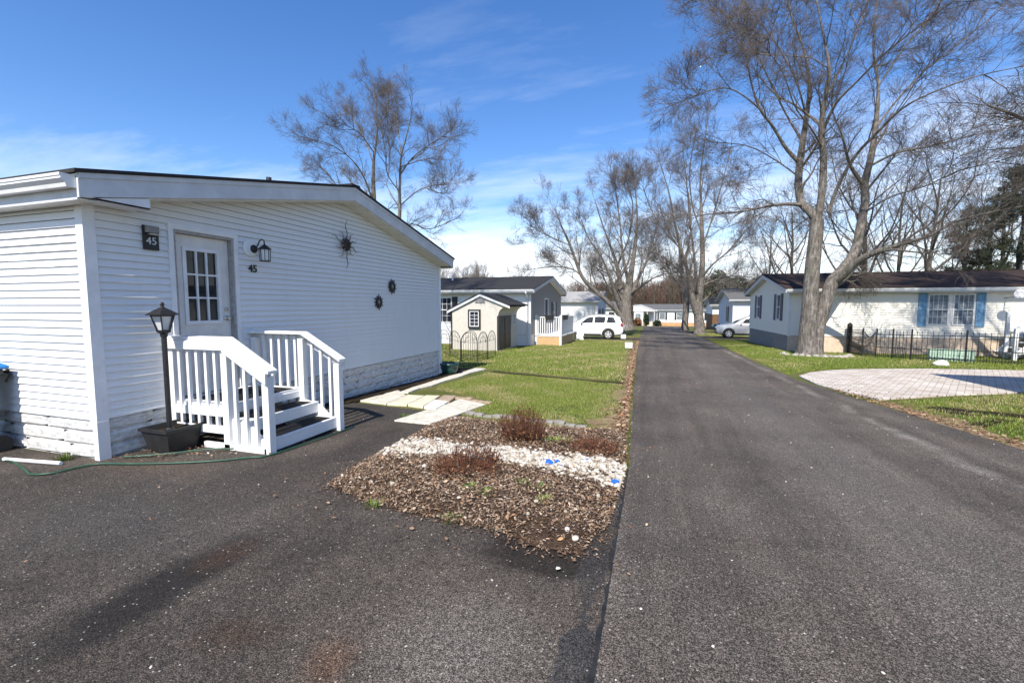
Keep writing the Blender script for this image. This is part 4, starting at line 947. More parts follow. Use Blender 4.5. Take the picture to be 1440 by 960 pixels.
def mat_(x0, x1, z, label):
    mb = MB(); o = ((x0+x1)/2, 4.52, z)
    mb.box(x0, x1, 4.06, 4.98, z+0.001, z+0.009)
    n = 9
    for i in range(n): a = x0+(x1-x0)*(i+0.2)/n; mb.box(a, a+(x1-x0)/n*0.5, 4.08, 4.96, z+0.009, z+0.014)
    tag(mb.build('tread_mat', 'rubber', None, org=o), label, 'mat', 'black mats on the porch steps').location = o
mat_(-5.5,-4.80, 0.5, 'wide black ribbed mat on the top landing by the door'); mat_(-4.74,-4.50, 0.325, 'narrow black mat on the middle tread'); mat_(-4.44,-4.19, 0.13, 'narrow black mat on the lowest tread')

# lamp post in its planter
def planter():
    c = (-5.33,3.68,0.0); T = thing('planter', 'square black plastic planter holding the lamp post', 'planter', c)
    mb = MB(); q = lambda r, z: [(c[0]-r,c[1]-r,z),(c[0]+r,c[1]-r,z),(c[0]+r,c[1]+r,z),(c[0]-r,c[1]+r,z)]
    V = q(0.155,-0.02)+q(0.205,0.24)+q(0.225,0.24)+q(0.225,0.275)+q(0.205,0.275)+q(0.19,0.21)
    fs = [(3,2,1,0)]
    for k in range(5): fs += [(4*k+i, 4*k+(i+1) % 4, 4*k+4+(i+1) % 4, 4*k+4+i) for i in range(4)]
    mb.add(V, fs); mb.build('pot', 'black_plastic', T, org=c)
    mb = MB(); mb.add(q(0.193,0.215), [(0,1,2,3)]); mb.build('soil', 'soil', T, org=c)
planter()
c = (-5.36,3.67,0.2); LP = thing('lamp_post', 'short black lamp post with a pagoda lantern beside the porch railing', 'lamp', c)
mb = MB(); mb.lathe([(0.05,0),(0.05,0.03),(0.027,0.05),(0.027,1.1),(0.036,1.11),(0.036,1.14),(0.05,1.15),(0.07,1.165),(0.07,1.178)], (0,0,0), 14); mb.build('pole', 'black_metal', LP, smooth=False)
mb = MB(); h = 6
mb.lathe([(0.165,0),(0.17,0.006),(0.09,0.055),(0.03,0.085),(0.018,0.1),(0.018,0.115),(0.026,0.125),(0.01,0.15)], (0,0,1.355), h, phase=0.3); mb.build('lantern_roof', 'black_metal', LP, fix=True)
mb = MB()
for k in range(h):
    a = 0.3+2*PI*k/h; mb.tube([(0.062*math.cos(a),0.062*math.sin(a),1.17),(0.118*math.cos(a),0.118*math.sin(a),1.36)], 0.0075, 5)
mb.lathe([(0.07,0),(0.075,0.012),(0.06,0.014)], (0,0,1.17), h, phase=0.3); mb.lathe([(0.125,0),(0.125,0.014),(0.11,0.014)], (0,0,1.342), h, phase=0.3); mb.build('lantern_cage', 'black_metal', LP)
mb = MB(); mb.lathe([(0.053,0),(0.105,0.16)], (0,0,1.186), h, phase=0.3); mb.build('lantern_glass', 'lamp_glass', LP)

# things on the gable wall
wx = -5.65+0.014
c = (wx, 3.77, 2.45); PQ = thing('address_plaque', 'small black plaque with a silver dome light and white numerals left of the door', 'sign', c)
mb = MB(); mb.box(0,0.022,-0.085,0.085,-0.14,0.14); mb.build('plate', 'black_plastic', PQ, bevel=0.004)
mb = MB(); mb.box(0.022,0.06,-0.07,0.07,0.055,0.135); mb.build('solar_panel', 'grey_metal', PQ, bevel=0.005)
mb = MB(); mb.lathe([(0.055,0.0),(0.05,0.012),(0.03,0.03),(0.005,0.036)], (0.05,0,0.03), 16); mb.build('dome', 'chrome', PQ, smooth=True)
text_mesh('numerals', '45', 0.12, 'numeral', PQ, (0.024,0,-0.04), (PI/2,0,PI/2), 0.001, 0.0)
HN = text_mesh('house_number', '45', 0.15, 'blacknum', None, (wx+0.006,5.16,2.2), (PI/2,0,PI/2), 0.004, 0.003); tag(HN, 'bold black number 45 on the siding just below the wall lantern', 'number')
c = (wx, 5.13, 2.5); WL = thing('wall_lantern', 'black coach lantern on a white round plate right of the door', 'lamp', c)
mb = MB(); mb.lathe([(0.12,0),(0.12,0.018),(0.105,0.024)], (0,0,0.0), 24, 0, 'x'); mb.build('backplate', 'lantern_white', WL, smooth=False)
mb = MB(); mb.lathe([(0.06,0.024),(0.06,0.035),(0.04,0.06),(0.02,0.075)], (0,0.045,-0.01), 18, 0, 'x'); mb.tube([(0.06,0.03,0),(0.1,0.04,0.03),(0.13,0.05,0.1),(0.17,0.055,0.125),(0.205,0.06,0.10),(0.21,0.06,0.03)], 0.009, 8); mb.build('arm', 'black_metal', WL, smooth=True)
mb = MB(); mb.lathe([(0.012,0.06),(0.03,0.045),(0.085,0.0),(0.09,-0.012),(0.08,-0.014)], (0.21,0.06,-0.01), 16)
for k in range(8): a = 2*PI*k/8; mb.tube([(0.21+0.075*math.cos(a),0.06+0.075*math.sin(a),-0.02),(0.21+0.068*math.cos(a),0.06+0.068*math.sin(a),-0.185)], 0.005, 5)
mb.lathe([(0.07,0),(0.074,0.008),(0.05,0.012)], (0.21,0.06,-0.195), 16); mb.build('cage', 'black_metal', WL, fix=True)
mb = MB(); mb.lathe([(0.06,0),(0.064,0.155)], (0.21,0.06,-0.183), 16); mb.build('glass', 'lamp_glass', WL, smooth=False)
c = (wx+0.02, 7.25, 2.82); SD = thing('sun_ornament', 'large rusty metal sun with long wavy rays high on the white gable wall', 'ornament', c)
mb = MB(); mb.lathe([(0.125,0),(0.12,0.02),(0.1,0.04),(0.05,0.052),(0.005,0.054)], (0,0,0), 24, 0, 'x'); mb.tube([(0.055,0,0.03),(0.078,0,-0.01),(0.06,0,-0.03)], [0.012,0.018,0.012], 8)
for s in (-1,1): mb.tube([(0.055,s*0.03,0.035),(0.058,s*0.06,0.04),(0.05,s*0.085,0.03)], 0.008, 6)
mb.tube([(0.052,-0.05,-0.06),(0.056,0,-0.075),(0.052,0.05,-0.06)], 0.008, 6); mb.build('face', 'rust_metal', SD, smooth=True)
for i in range(10):
    a = PI/2+2*PI*i/10; ln = (0.44,0.27,0.3,0.36,0.23,0.42,0.3,0.28,0.38,0.25)[i]; mb = MB(); pts = []; rad = []
    for k in range(9):
        t = k/8; r = 0.11+t*(ln-0.08); wv = 0.028*math.sin(t*8+i)*(0.3+t)
        pts.append((0.02+0.01*math.sin(t*5), -r*math.cos(a)+wv*math.sin(a), r*math.sin(a)+wv*math.cos(a))); rad.append(0.011*(1-t)+0.004)
    mb.tube(pts, rad, 6); mb.build('ray', 'grey_metal', SD, smooth=True)
def small_sun(y, z, label, rays):
    c = (wx+0.015, y, z); T = thing('small_sun_ornament', label, 'ornament', c, group='small black sun ornaments')
    mb = MB(); n = 28; rr = [(0.115 if k % 2 else 0.085) for k in range(n)]
    mb.lathe([(0.06,0.0),(0.06,0.03),(0.105,0.024),(0.105,0.0)], (0,0,0), 20, 0, 'x', cap=False)
    for k in range(rays):
        a = 2*PI*k/rays; r1 = 0.175 if k % 2 else 0.15; u = Vector((0,math.cos(a),math.sin(a))); v = Vector((0,-math.sin(a),math.cos(a)))
        p = [u*0.09+v*0.022, u*0.09-v*0.022, u*r1]; mb.prism([tuple(q) for q in p], (0.014,0,0))
    mb.build('rays', 'black_metal', T, fix=True)
    mb = MB(); mb.lathe([(0.06,0.005),(0.045,0.016),(0.01,0.022)], (0,0,0), 18, 0, 'x'); mb.build('face', 'grey_metal', T, smooth=True)
small_sun(8.81, 2.09, 'small black sun ornament nearer the far corner, the upper of the two', 18)
small_sun(8.28, 1.74, 'small black sun ornament below and left of its twin', 12)

# wheelie bin at the left edge, hose, pipe
c = (-7.27,2.72,0); BN = thing('wheelie_bin', 'wheeled recycling bin with a blue lid against the sunlit wall', 'bin', c)
mb = MB(); q = lambda rx, ry, z: [(-rx,-ry,z),(rx,-ry,z),(rx,ry,z),(-rx,ry,z)]
V = q(0.2,0.22,0.06)+q(0.26,0.29,0.88)+q(0.285,0.31,0.885)+q(0.285,0.31,0.95); fs = [(3,2,1,0),(12,13,14,15)]
for k in range(3): fs += [(4*k+i, 4*k+(i+1) % 4, 4*k+4+(i+1) % 4, 4*k+4+i) for i in range(4)]
mb.add(V, fs); mb.build('body', 'black_plastic', BN, bevel=0.012)
mb = MB(); V = q(0.32,0.35,0.955)+q(0.32,0.35,0.985)+q(0.24,0.26,1.05); fs = [(3,2,1,0),(8,9,10,11)]
for k in range(2): fs += [(4*k+i, 4*k+(i+1) % 4, 4*k+4+(i+1) % 4, 4*k+4+i) for i in range(4)]
mb.add(V, fs); mb.build('lid', 'blue_plastic', BN, bevel=0.012)
mb = MB(); mb.tube([(0.2,0.30,0.9),(0.24,0.37,0.93),(0.24,0.385,0.88),(0.24,0.34,0.8)], 0.013, 8); mb.tube([(-0.24,0.38,0.9),(0.24,0.38,0.9)], 0.015, 8); mb.build('handle', 'black_plastic', BN, smooth=True)
for s in (-1,1):
    mb = MB(); mb.lathe([(0.05,-0.025),(0.1,-0.025),(0.1,0.025),(0.05,0.025)], (s*0.24,0.25,0.1), 18, 0, 'x'); mb.build('wheel', 'tyre', BN)
def curve(pts, n=8):
    P = [Vector(p) for p in pts]; out = []
    for i in range(len(P)-1):
        a, b_, c_, d = P[max(i-1,0)], P[i], P[i+1], P[min(i+2,len(P)-1)]
        for k in range(n):
            t = k/n; out.append(0.5*((2*b_)+(c_-a)*t+(2*a-5*b_+4*c_-d)*t*t+(3*b_-a-3*c_+d)*t**3))
    out.append(P[-1]); return out
hp = [(0,648),(20,653),(36,664),(45,670),(75,668),(110,660),(140,655),(185,655),(240,654),(300,651),(350,646),(385,641),(430,626),(470,609)]
pts = [Vector(gp(*p))+Vector((0,0,0.024)) for p in hp]
pts[-2:] = [Vector((-4.02,4.75,-0.03)), Vector((-4.05,5.3,-0.06))]
mb = MB(); mb.tube(curve([tuple(p) for p in pts]), 0.0095, 8)
o = mb.build('garden_hose', 'hose_green', None, smooth=True); tag(o, 'thin green garden hose snaking along the house foot and round the steps', 'hose')
mb = MB(); mb.tube(curve([(-5.48,3.25,0.02),(-5.3,3.35,0.02),(-5.1,3.5,0.02),(-4.85,3.72,0.02),(-4.6,3.84,0.015)]), 0.0095, 8)
o = mb.build('garden_hose', 'hose_green', None, smooth=True); tag(o, 'short green hose end curling behind the black planter', 'hose')
a, b_ = Vector(gp(6,649)), Vector(gp(86,655)); mb = MB(); mb.tube([a+Vector((0,0,0.03)), b_+Vector((0,0,0.03))], 0.019, 10); o = mb.build('plastic_pipe', 'trim', None); tag(o, 'white plastic pipe lying at the foot of the sunlit left wall', 'pipe')

# shrubs in the mulch bed
def shrub(x, y, R, Hh, n, label, seed):
    r = np.random.RandomState(seed); z = float(bed_h(np.array([x]), np.array([y]))[0])
    T = thing('shrub', label, 'shrub', (x, y, z), group='bare shrubs in the mulch bed')
    lines = []
    for i in range(n):
        a = r.uniform(0, 2*PI); q = math.sqrt(r.rand()); tip = np.array([R*q*math.cos(a), R*q*math.sin(a), Hh*(1-0.45*q*q)*r.uniform(0.65,1.05)])
        b0 = np.array([tip[0]*0.35, tip[1]*0.35, -0.01]); P_ = []
        for k in range(5): t = k/4; P_.append(b0*(1-t)+tip*t+np.array([tip[0],tip[1],0])*0.18*math.sin(PI*t)+r.randn(3)*0.008*(k > 0))
        lines.append((np.array(P_), np.linspace(0.0035, 0.0016, 5)))
        for s in range(r.randint(2,6)):
            t = r.uniform(0.35,1.0); k = min(int(t*4),3); p = P_[k]*(1-(t*4-k))+P_[k+1]*(t*4-k); d = r.randn(3)*0.05+np.array([0,0,0.045]); lines.append((np.array([p, p+d*0.5+r.randn(3)*0.005, p+d]), np.linspace(0.0022,0.0014,3)))
    V, Fq = tube_arrays(lines, 4); fast_mesh('twigs', V, Fq, 'shrub_twig', T)
    m_ = n*4; a = r.uniform(0,2*PI,m_); q = np.sqrt(r.rand(m_)); hz = r.rand(m_)
    C = np.stack([R*q*np.cos(a), R*q*np.sin(a), Hh*(1-0.5*q*q)*(0.15+0.85*hz)], 1); u = r.randn(m_,3)*0.009; v = r.randn(m_,3)*0.006
    Vv = np.concatenate([C-u, C+v, C+u, C-v]); i = np.arange(m_); cc = np.array([(0.12,0.045,0.022),(0.19,0.085,0.04),(0.07,0.03,0.016),(0.24,0.14,0.07)])[r.choice(4, m_)]
    fast_mesh('dry_leaves', Vv, np.stack([i,i+m_,i+2*m_,i+3*m_],1), 'chips', T, tint=cc)
def tube_arrays(lines, sides):
    by = {}
    for P_, R_ in lines: by.setdefault(len(P_), []).append((P_, R_))
    VV = []; FF = []; o = 0
    for n, Ls in by.items():
        P_ = np.stack([a for a, _ in Ls]); R_ = np.stack([b for _, b in Ls]); V, Fq = tube_block(P_, R_, sides)
        VV.append(V); FF.append(Fq+o); o += len(V)
    return np.concatenate(VV), np.concatenate(FF)
def tube_block(P_, R_, sides):
    Mn, n, _ = P_.shape
    T = np.empty_like(P_); T[:,1:-1] = P_[:,2:]-P_[:,:-2]; T[:,0] = P_[:,1]-P_[:,0]; T[:,-1] = P_[:,-1]-P_[:,-2]
    T /= np.linalg.norm(T, axis=2, keepdims=True)+1e-9
    ov = P_[:,-1]-P_[:,0]; ref = np.zeros((Mn,1,3)); ax = np.argmin(np.abs(ov), 1); ref[np.arange(Mn),0,ax] = 1
    a = np.cross(T, np.broadcast_to(ref, T.shape)); a /= np.linalg.norm(a, axis=2, keepdims=True)+1e-9
    b_ = np.cross(T, a)
    an = np.arange(sides)*2*PI/sides
    V = P_[:,:,None,:]+R_[:,:,None,None]*(a[:,:,None,:]*np.cos(an)[None,None,:,None]+b_[:,:,None,:]*np.sin(an)[None,None,:,None])
    base = (np.arange(Mn)*n*sides)[:,None,None]+(np.arange(n-1)*sides)[None,:,None]; k = np.arange(sides)[None,None,:]; k1 = (np.arange(sides)+1) % sides
    Fq = np.stack([base+k, base+k1[None,None,:], base+sides+k1[None,None,:], base+sides+k], 3).reshape(-1,4)
    return V.reshape(-1,3), Fq
shrub(-1.53,5.25,0.31,0.46,150,'taller round red brown bare shrub at the back of the mulch bed',11)
shrub(-1.72,3.98,0.38,0.23,110,'low spreading red brown bare shrub in front of the white pebble band',12)
shrub(-0.62,5.05,0.3,0.14,70,'flattened dark twiggy shrub near the road edge of the mulch bed',13)
bm_cols = [(-1.0,4.42,0.05),(-0.93,4.5,0.035),(-1.07,4.48,0.03),(-0.32,4.2,0.045),(-0.62,4.62,0.028),(-0.86,4.36,0.026)]
for i, (x, y, r) in enumerate(bm_cols):
    bm = bmesh.new(); bmesh.ops.create_icosphere(bm, subdivisions=1, radius=r)
    for v in bm.verts: v.co *= 1+rnd.uniform(-0.25,0.3); v.co.z *= 0.7
    me = bpy.data.meshes.new('glass_chunk'); bm.to_mesh(me); bm.free(); me.materials.append(M['blue_glass'])
    o = bpy.data.objects.new('glass_chunk', me); COL.objects.link(o); o.location = (x, y, float(bed_h(np.array([x]), np.array([y]))[0])+r*0.45)
    lb = 'largest cluster of bright blue glass on the white pebbles' if i < 3 else ('blue glass chunk on the pebbles nearest the road' if i == 3 else 'tiny blue glass chip half buried among the white pebbles')
    tag(o, 'bright blue glass chunk in the cluster on the white pebbles below the tall shrub' if i < 3 else lb, 'glass', 'blue glass chunks on the pebbles')
# green moss and weed tufts
def tuft(x, y, z, label, n=60, R=0.07, h=0.05):
    r = np.random.RandomState(int(abs(x*1000))); a = r.uniform(0,2*PI,n); q = R*np.sqrt(r.rand(n)); b0 = np.stack([q*np.cos(a), q*np.sin(a), np.zeros(n)],1)
    tip = b0*1.5+np.stack([r.randn(n)*0.012, r.randn(n)*0.012, h*r.uniform(0.5,1,n)],1); w_ = np.stack([-np.sin(a),np.cos(a),np.zeros(n)],1)*0.004
    V = np.concatenate([b0-w_, b0+w_, (b0+tip)/2+w_*1.3, tip]); i = np.arange(n); cc = np.array([(0.10,0.17,0.025),(0.17,0.22,0.04),(0.06,0.11,0.02)])[r.choice(3,n)]
    o = fast_mesh('weed_tuft', V, np.stack([i,i+n,i+2*n,i+3*n],1), 'grass_blade', tint=cc); o.location = (x,y,z); tag(o, label, 'weed', 'green weed tufts')
bz = lambda x, y: float(bed_h(np.array([x]), np.array([y]))[0])
for px, py, lb in ((661,698,'pair of bright green weeds in the chips below the low shrub'),(683,705,'small green weed right of the bright pair in the chips'),(759,697,'bright green weed in the chips below the blue glass'),(733,690,'pale green weed tuft in the chips left of the brightest one'),(765,717,'green weed tuft near the front rim of the mulch bed'),(635,734,'round green weed at the front rim of the bed beside the asphalt'),(527,714,'small green weed at the left tip of the mulch bed')):
    p = gp(px, py); tuft(p[0], p[1], bz(p[0], p[1])-0.005, lb)
p = gp(785,630); tuft(p[0], p[1], bz(p[0],p[1]), 'yellow green weed patch right of the tall shrub', 140, 0.14, 0.05)
p = gp(568,586); tuft(p[0], p[1], p[2], 'green weed sprouting at the near edge of the concrete slab', 60, 0.06, 0.06)
p = (-6.02,3.02,0.0); tuft(p[0], p[1], p[2], 'green weed at the foot of the sunlit skirting by the white pipe', 70, 0.08, 0.1)

# ------------------------------------------------------------------ garden shed
c = (-9.35,19.75,-0.47); SH = thing('garden_shed', 'beige garden shed with black doors, curved overhang and dark shingle roof', 'shed', c)
arc = [(2.4+0.47*(1-math.cos(t)), 1.68+0.42*math.sin(t)) for t in [PI/2*k/6 for k in range(7)]]
prof = [(0,0),(2.4,0)]+arc+[(2.87,2.16),(1.52,2.68),(0,1.98)]
mb = MB(); mb.prism([(x,0,z) for x, z in prof], (0,0.06,0)); mb.prism([(x,2.9,z) for x, z in prof], (0,0.06,0))
mb.box(0,0.06,0.061,2.899,0,1.97); mb.box(2.34,2.4,0.061,2.899,0,1.68)
x = 0.2
while x < 2.4: mb.box(x, x+0.012, -0.004, 0, 0.05, 1.95); x += 0.2
for (a, b_) in zip(arc, arc[1:]): mb.add([(a[0],0.061,a[1]),(b_[0],0.061,b_[1]),(b_[0],2.9,b_[1]),(a[0],2.9,a[1])], [(0,1,2,3)])
mb.build('wall', 'shed_paint', SH)
mb = MB(); mb.box(-0.02,0.05,-0.022,-0.005,0,1.93); mb.box(2.35,2.42,-0.022,-0.005,0,1.66); mb.build('corner_trim', 'black_plastic', SH)
mb = MB()
for (a, b_) in (((-0.18,1.90),(1.52,2.70)), ((1.5205,2.70),(3.0,2.13))):
    mb.prism([(a[0],-0.12,a[1]),(b_[0],-0.12,b_[1]),(b_[0],-0.12,b_[1]+0.05),(a[0],-0.12,a[1]+0.05)], (0,3.2,0))
mb.build('roof', 'shingle', SH)
mb = MB()
for (a, b_) in (((-0.18,1.78),(1.52,2.58)), ((1.5205,2.58),(3.0,2.01))):
    mb.prism([(a[0],-0.10,a[1]),(b_[0],-0.10,b_[1]),(b_[0],-0.10,b_[1]+0.115),(a[0],-0.10,a[1]+0.115)], (0,0.03,0))
mb.build('fascia', 'trim', SH)
ps = Plane((0,0,0),(1,0,0),(0,-1,0))
mb = MB(); mb.prism([(1.25,-0.03,2.28),(1.75,-0.03,2.28),(1.68,-0.03,2.42),(1.5,-0.03,2.48),(1.32,-0.03,2.42)], (0,0.025,0)); mb.build('gable_vent', 'grey_metal', SH)
window(Plane((0,-0.058,0),(1,0,0),(0,-1,0)), dict(r=(0.98,1.46,1.15,1.88), t=0.035, grid=(2,4), hung=False), SH)
mb = MB(); 
for r in ((0.91,0.975,1.07,1.96),(1.465,1.53,1.07,1.96),(0.975,1.465,1.885,1.96),(0.975,1.465,1.07,1.145)): ps.box(mb, *r, 0.005, 0.1)
mb.build('window_trim', 'black_plastic', SH)
pd = Plane((2.4,0,0),(0,1,0),(1,0,0))
for u in (0.12,0.97):
    mb = MB(); pd.box(mb, u, u+0.83, 0.05, 1.66, 0.005, 0.03); pd.box(mb, u, u+0.08, 0.05, 1.66, 0.03, 0.045); pd.box(mb, u+0.75, u+0.83, 0.05, 1.66, 0.03, 0.045); pd.box(mb, u+0.08, u+0.75, 0.85, 0.93, 0.03, 0.045); pd.box(mb, u+0.08, u+0.75, 1.58, 1.66, 0.03, 0.045); mb.build('door', 'black_plastic', SH)
window(Plane((2.458,0,0),(0,1,0),(1,0,0)), dict(r=(2.1,2.5,1.15,1.75), t=0.05, grid=(2,3), hung=False), SH)

# arched wire garden border by the corner of the white home
def wire_panel(A, B, par, org):
    A, B = Vector(A), Vector(B); d = B-A; ln = d.length; u = d.normalized(); up = Vector((0,0,1))
    P = lambda s, z: tuple(A+u*s+up*z-Vector(org))
    mb = MB(); hh = 0.70; R = ln/2
    for s in (0.03, ln-0.03): mb.tube([P(s,0), P(s,hh)], 0.014, 6)
    mb.tube([P(R-(R-0.03)*math.cos(t), hh+0.36*math.sin(t)) for t in [PI*k/14 for k in range(15)]], 0.012, 6)
    mb.tube([P(R-(R*0.55)*math.cos(t), hh-0.05+0.24*math.sin(t)) for t in [PI*k/12 for k in range(13)]], 0.006, 5)
    n = 7
    for i in range(1, n):
        s = 0.03+(ln-0.06)*i/n; k = (s-R)/(R-0.03); top = hh+0.36*math.sqrt(max(0,1-k*k)); mb.tube([P(s,0.03), P(s,top)], 0.0045, 5)
    for z in (0.12, 0.22, hh): mb.tube([P(0.03,z), P(ln-0.03,z)], 0.006, 5)
    mb.build('panel', 'black_metal', par)
fp = [gp(*p) for p in ((618,497),(633,500),(648,508),(672,509),(686,504),(697,500))]
WF = thing('wire_fence', 'black arched wire garden border in front of the beige shed', 'fence', fp[2])
for a, b_ in zip(fp, fp[1:]): wire_panel(a, b_, WF, fp[2])
q = gp(655,503); wire_panel(fp[2], (q[0], q[1]+1.2, g(q[1]+1.2)), WF, fp[2]); wire_panel((fp[3][0]-0.1,fp[3][1]+1.3,g(fp[3][1]+1.3)), fp[3], WF, fp[2])
c = gp(632,527); PT = thing('flower_pot', 'dark green glazed flower pot at the far corner of the white home', 'pot', c)
mb = MB(); mb.lathe([(0.15,0),(0.2,0.05),(0.245,0.2),(0.25,0.27),(0.265,0.28),(0.265,0.34),(0.24,0.345),(0.235,0.29)], (0,0,0), 24, cap=False); mb.build('pot', 'green_plastic', PT, smooth=True)
mb = MB(); mb.lathe([(0.235,0.30),(0.001,0.31)], (0,0,0), 24, cap=False); mb.build('soil', 'soil', PT)

# porch of the grey gabled home
c = (-6.5,24.8,-0.58); P2 = thing('porch', 'small porch of new lumber with white railing at the grey gable end', 'porch', c)
mb = MB(); mb.box(0.03,1.55,0,5.2,0.0,0.5); mb.build('deck', 'lumber', P2)
mb = MB(); mb.box(0.02,1.58,-0.02,5.22,0.505,0.54); mb.build('deck_boards', 'white_wood', P2)
def railing(A, B, par, z0, z1, gap=0.13, w_=0.05):
    A, B = Vector(A), Vector(B); u = (B-A).normalized(); ln = (B-A).length; mb = MB(); up = Vector((0,0,1))
    mb.bar(A+up*z1, B+up*z1, 0.1, 0.05); mb.bar(A+up*(z0+0.09), B+up*(z0+0.09), 0.05, 0.07)
    n = int(ln/gap)
    for i in range(1, n): p = A+u*ln*i/n; mb.bar(p+up*(z0+0.1), p+up*(z1-0.02), w_, w_, up=(1,0,0) if abs(u.y) < 0.5 else (0,1,0))
    mb.build('railing', 'white_wood', par)
railing((0.06,0.04,0),(1.5,0.04,0), P2, 0.54, 1.6); railing((1.5,0.1,0),(1.5,3.9,0), P2, 0.54, 1.6)
for x, y in ((0.08,0.04),(1.5,0.04),(1.5,3.95)):
    mb = MB(); mb.box(x-0.06,x+0.06,y-0.06,y+0.06,0.0,1.72); mb.build('post', 'white_wood', P2)
for (x0, x1, y0, y1, lb) in ((0.62,1.12,-0.16,0.10,'black planter box hung on the front rail of the grey home porch'),(1.46,1.74,0.5,1.1,'black planter box hung on the side rail of the grey home porch')):
    o = (c[0]+(x0+x1)/2, c[1]+(y0+y1)/2, c[2]+1.45); mb = MB(); a, b_ = (x1-x0)/2, (y1-y0)/2
    q = lambda r, z: [(-a*r,-b_*r,z),(a*r,-b_*r,z),(a*r,b_*r,z),(-a*r,b_*r,z)]
    V = q(0.85,0)+q(1,0.22)+q(1.06,0.22)+q(1.06,0.27)+q(0.94,0.27)+q(0.9,0.22); fs = [(3,2,1,0),(20,21,22,23)]
    for k in range(5): fs += [(4*k+i, 4*k+(i+1) % 4, 4*k+4+(i+1) % 4, 4*k+4+i) for i in range(4)]
    mb.add(V, fs); o2 = mb.build('planter_box', 'black_plastic', None); o2.location = o; tag(o2, lb, 'planter', 'planter boxes on the porch rail')
bm = bmesh.new(); bmesh.ops.create_icosphere(bm, subdivisions=3, radius=1.0)
for v in bm.verts:
    n_ = v.co.copy(); k = 1+0.22*math.sin(n_.x*5+n_.y*3)+0.15*math.sin(n_.z*7+n_.x*4+1)+0.06*math.sin(n_.y*17); v.co = Vector((n_.x*0.42*k, n_.y*0.3*k, max(-0.02, n_.z*0.3*k+0.1)))
me = bpy.data.meshes.new('plastic_bag'); bm.to_mesh(me); bm.free(); me.materials.append(M['bag']); o = bpy.data.objects.new('plastic_bag', me); COL.objects.link(o)
o.location = (-5.05,31.5,g(31.5)); o.scale = (1,1,1.15); tag(o, 'crumpled white plastic bag on the grass by the porch of the grey gabled home', 'bag')
for (px, py, w_, h_, lb) in ((876.5,478,0.34,0.30,'blank white yard sign behind the rear wheel of the white car'),(884,492,0.36,0.28,'blank white yard sign on the lawn edge nearer the camera')):
    p = gp(px, py); T = thing('yard_sign', lb, 'sign', p, group='blank yard signs')
    mb = MB(); mb.box(-w_/2,w_/2,-0.012,0.012,0.10,0.10+h_); mb.build('panel', 'trim', T, bevel=0.004)
    mb = MB(); mb.tube([(-0.08,0.016,-0.05),(-0.08,0.016,0.3)], 0.006, 6); mb.tube([(0.08,0.016,-0.05),(0.08,0.016,0.3)], 0.006, 6); mb.build('stake', 'grey_metal', T)

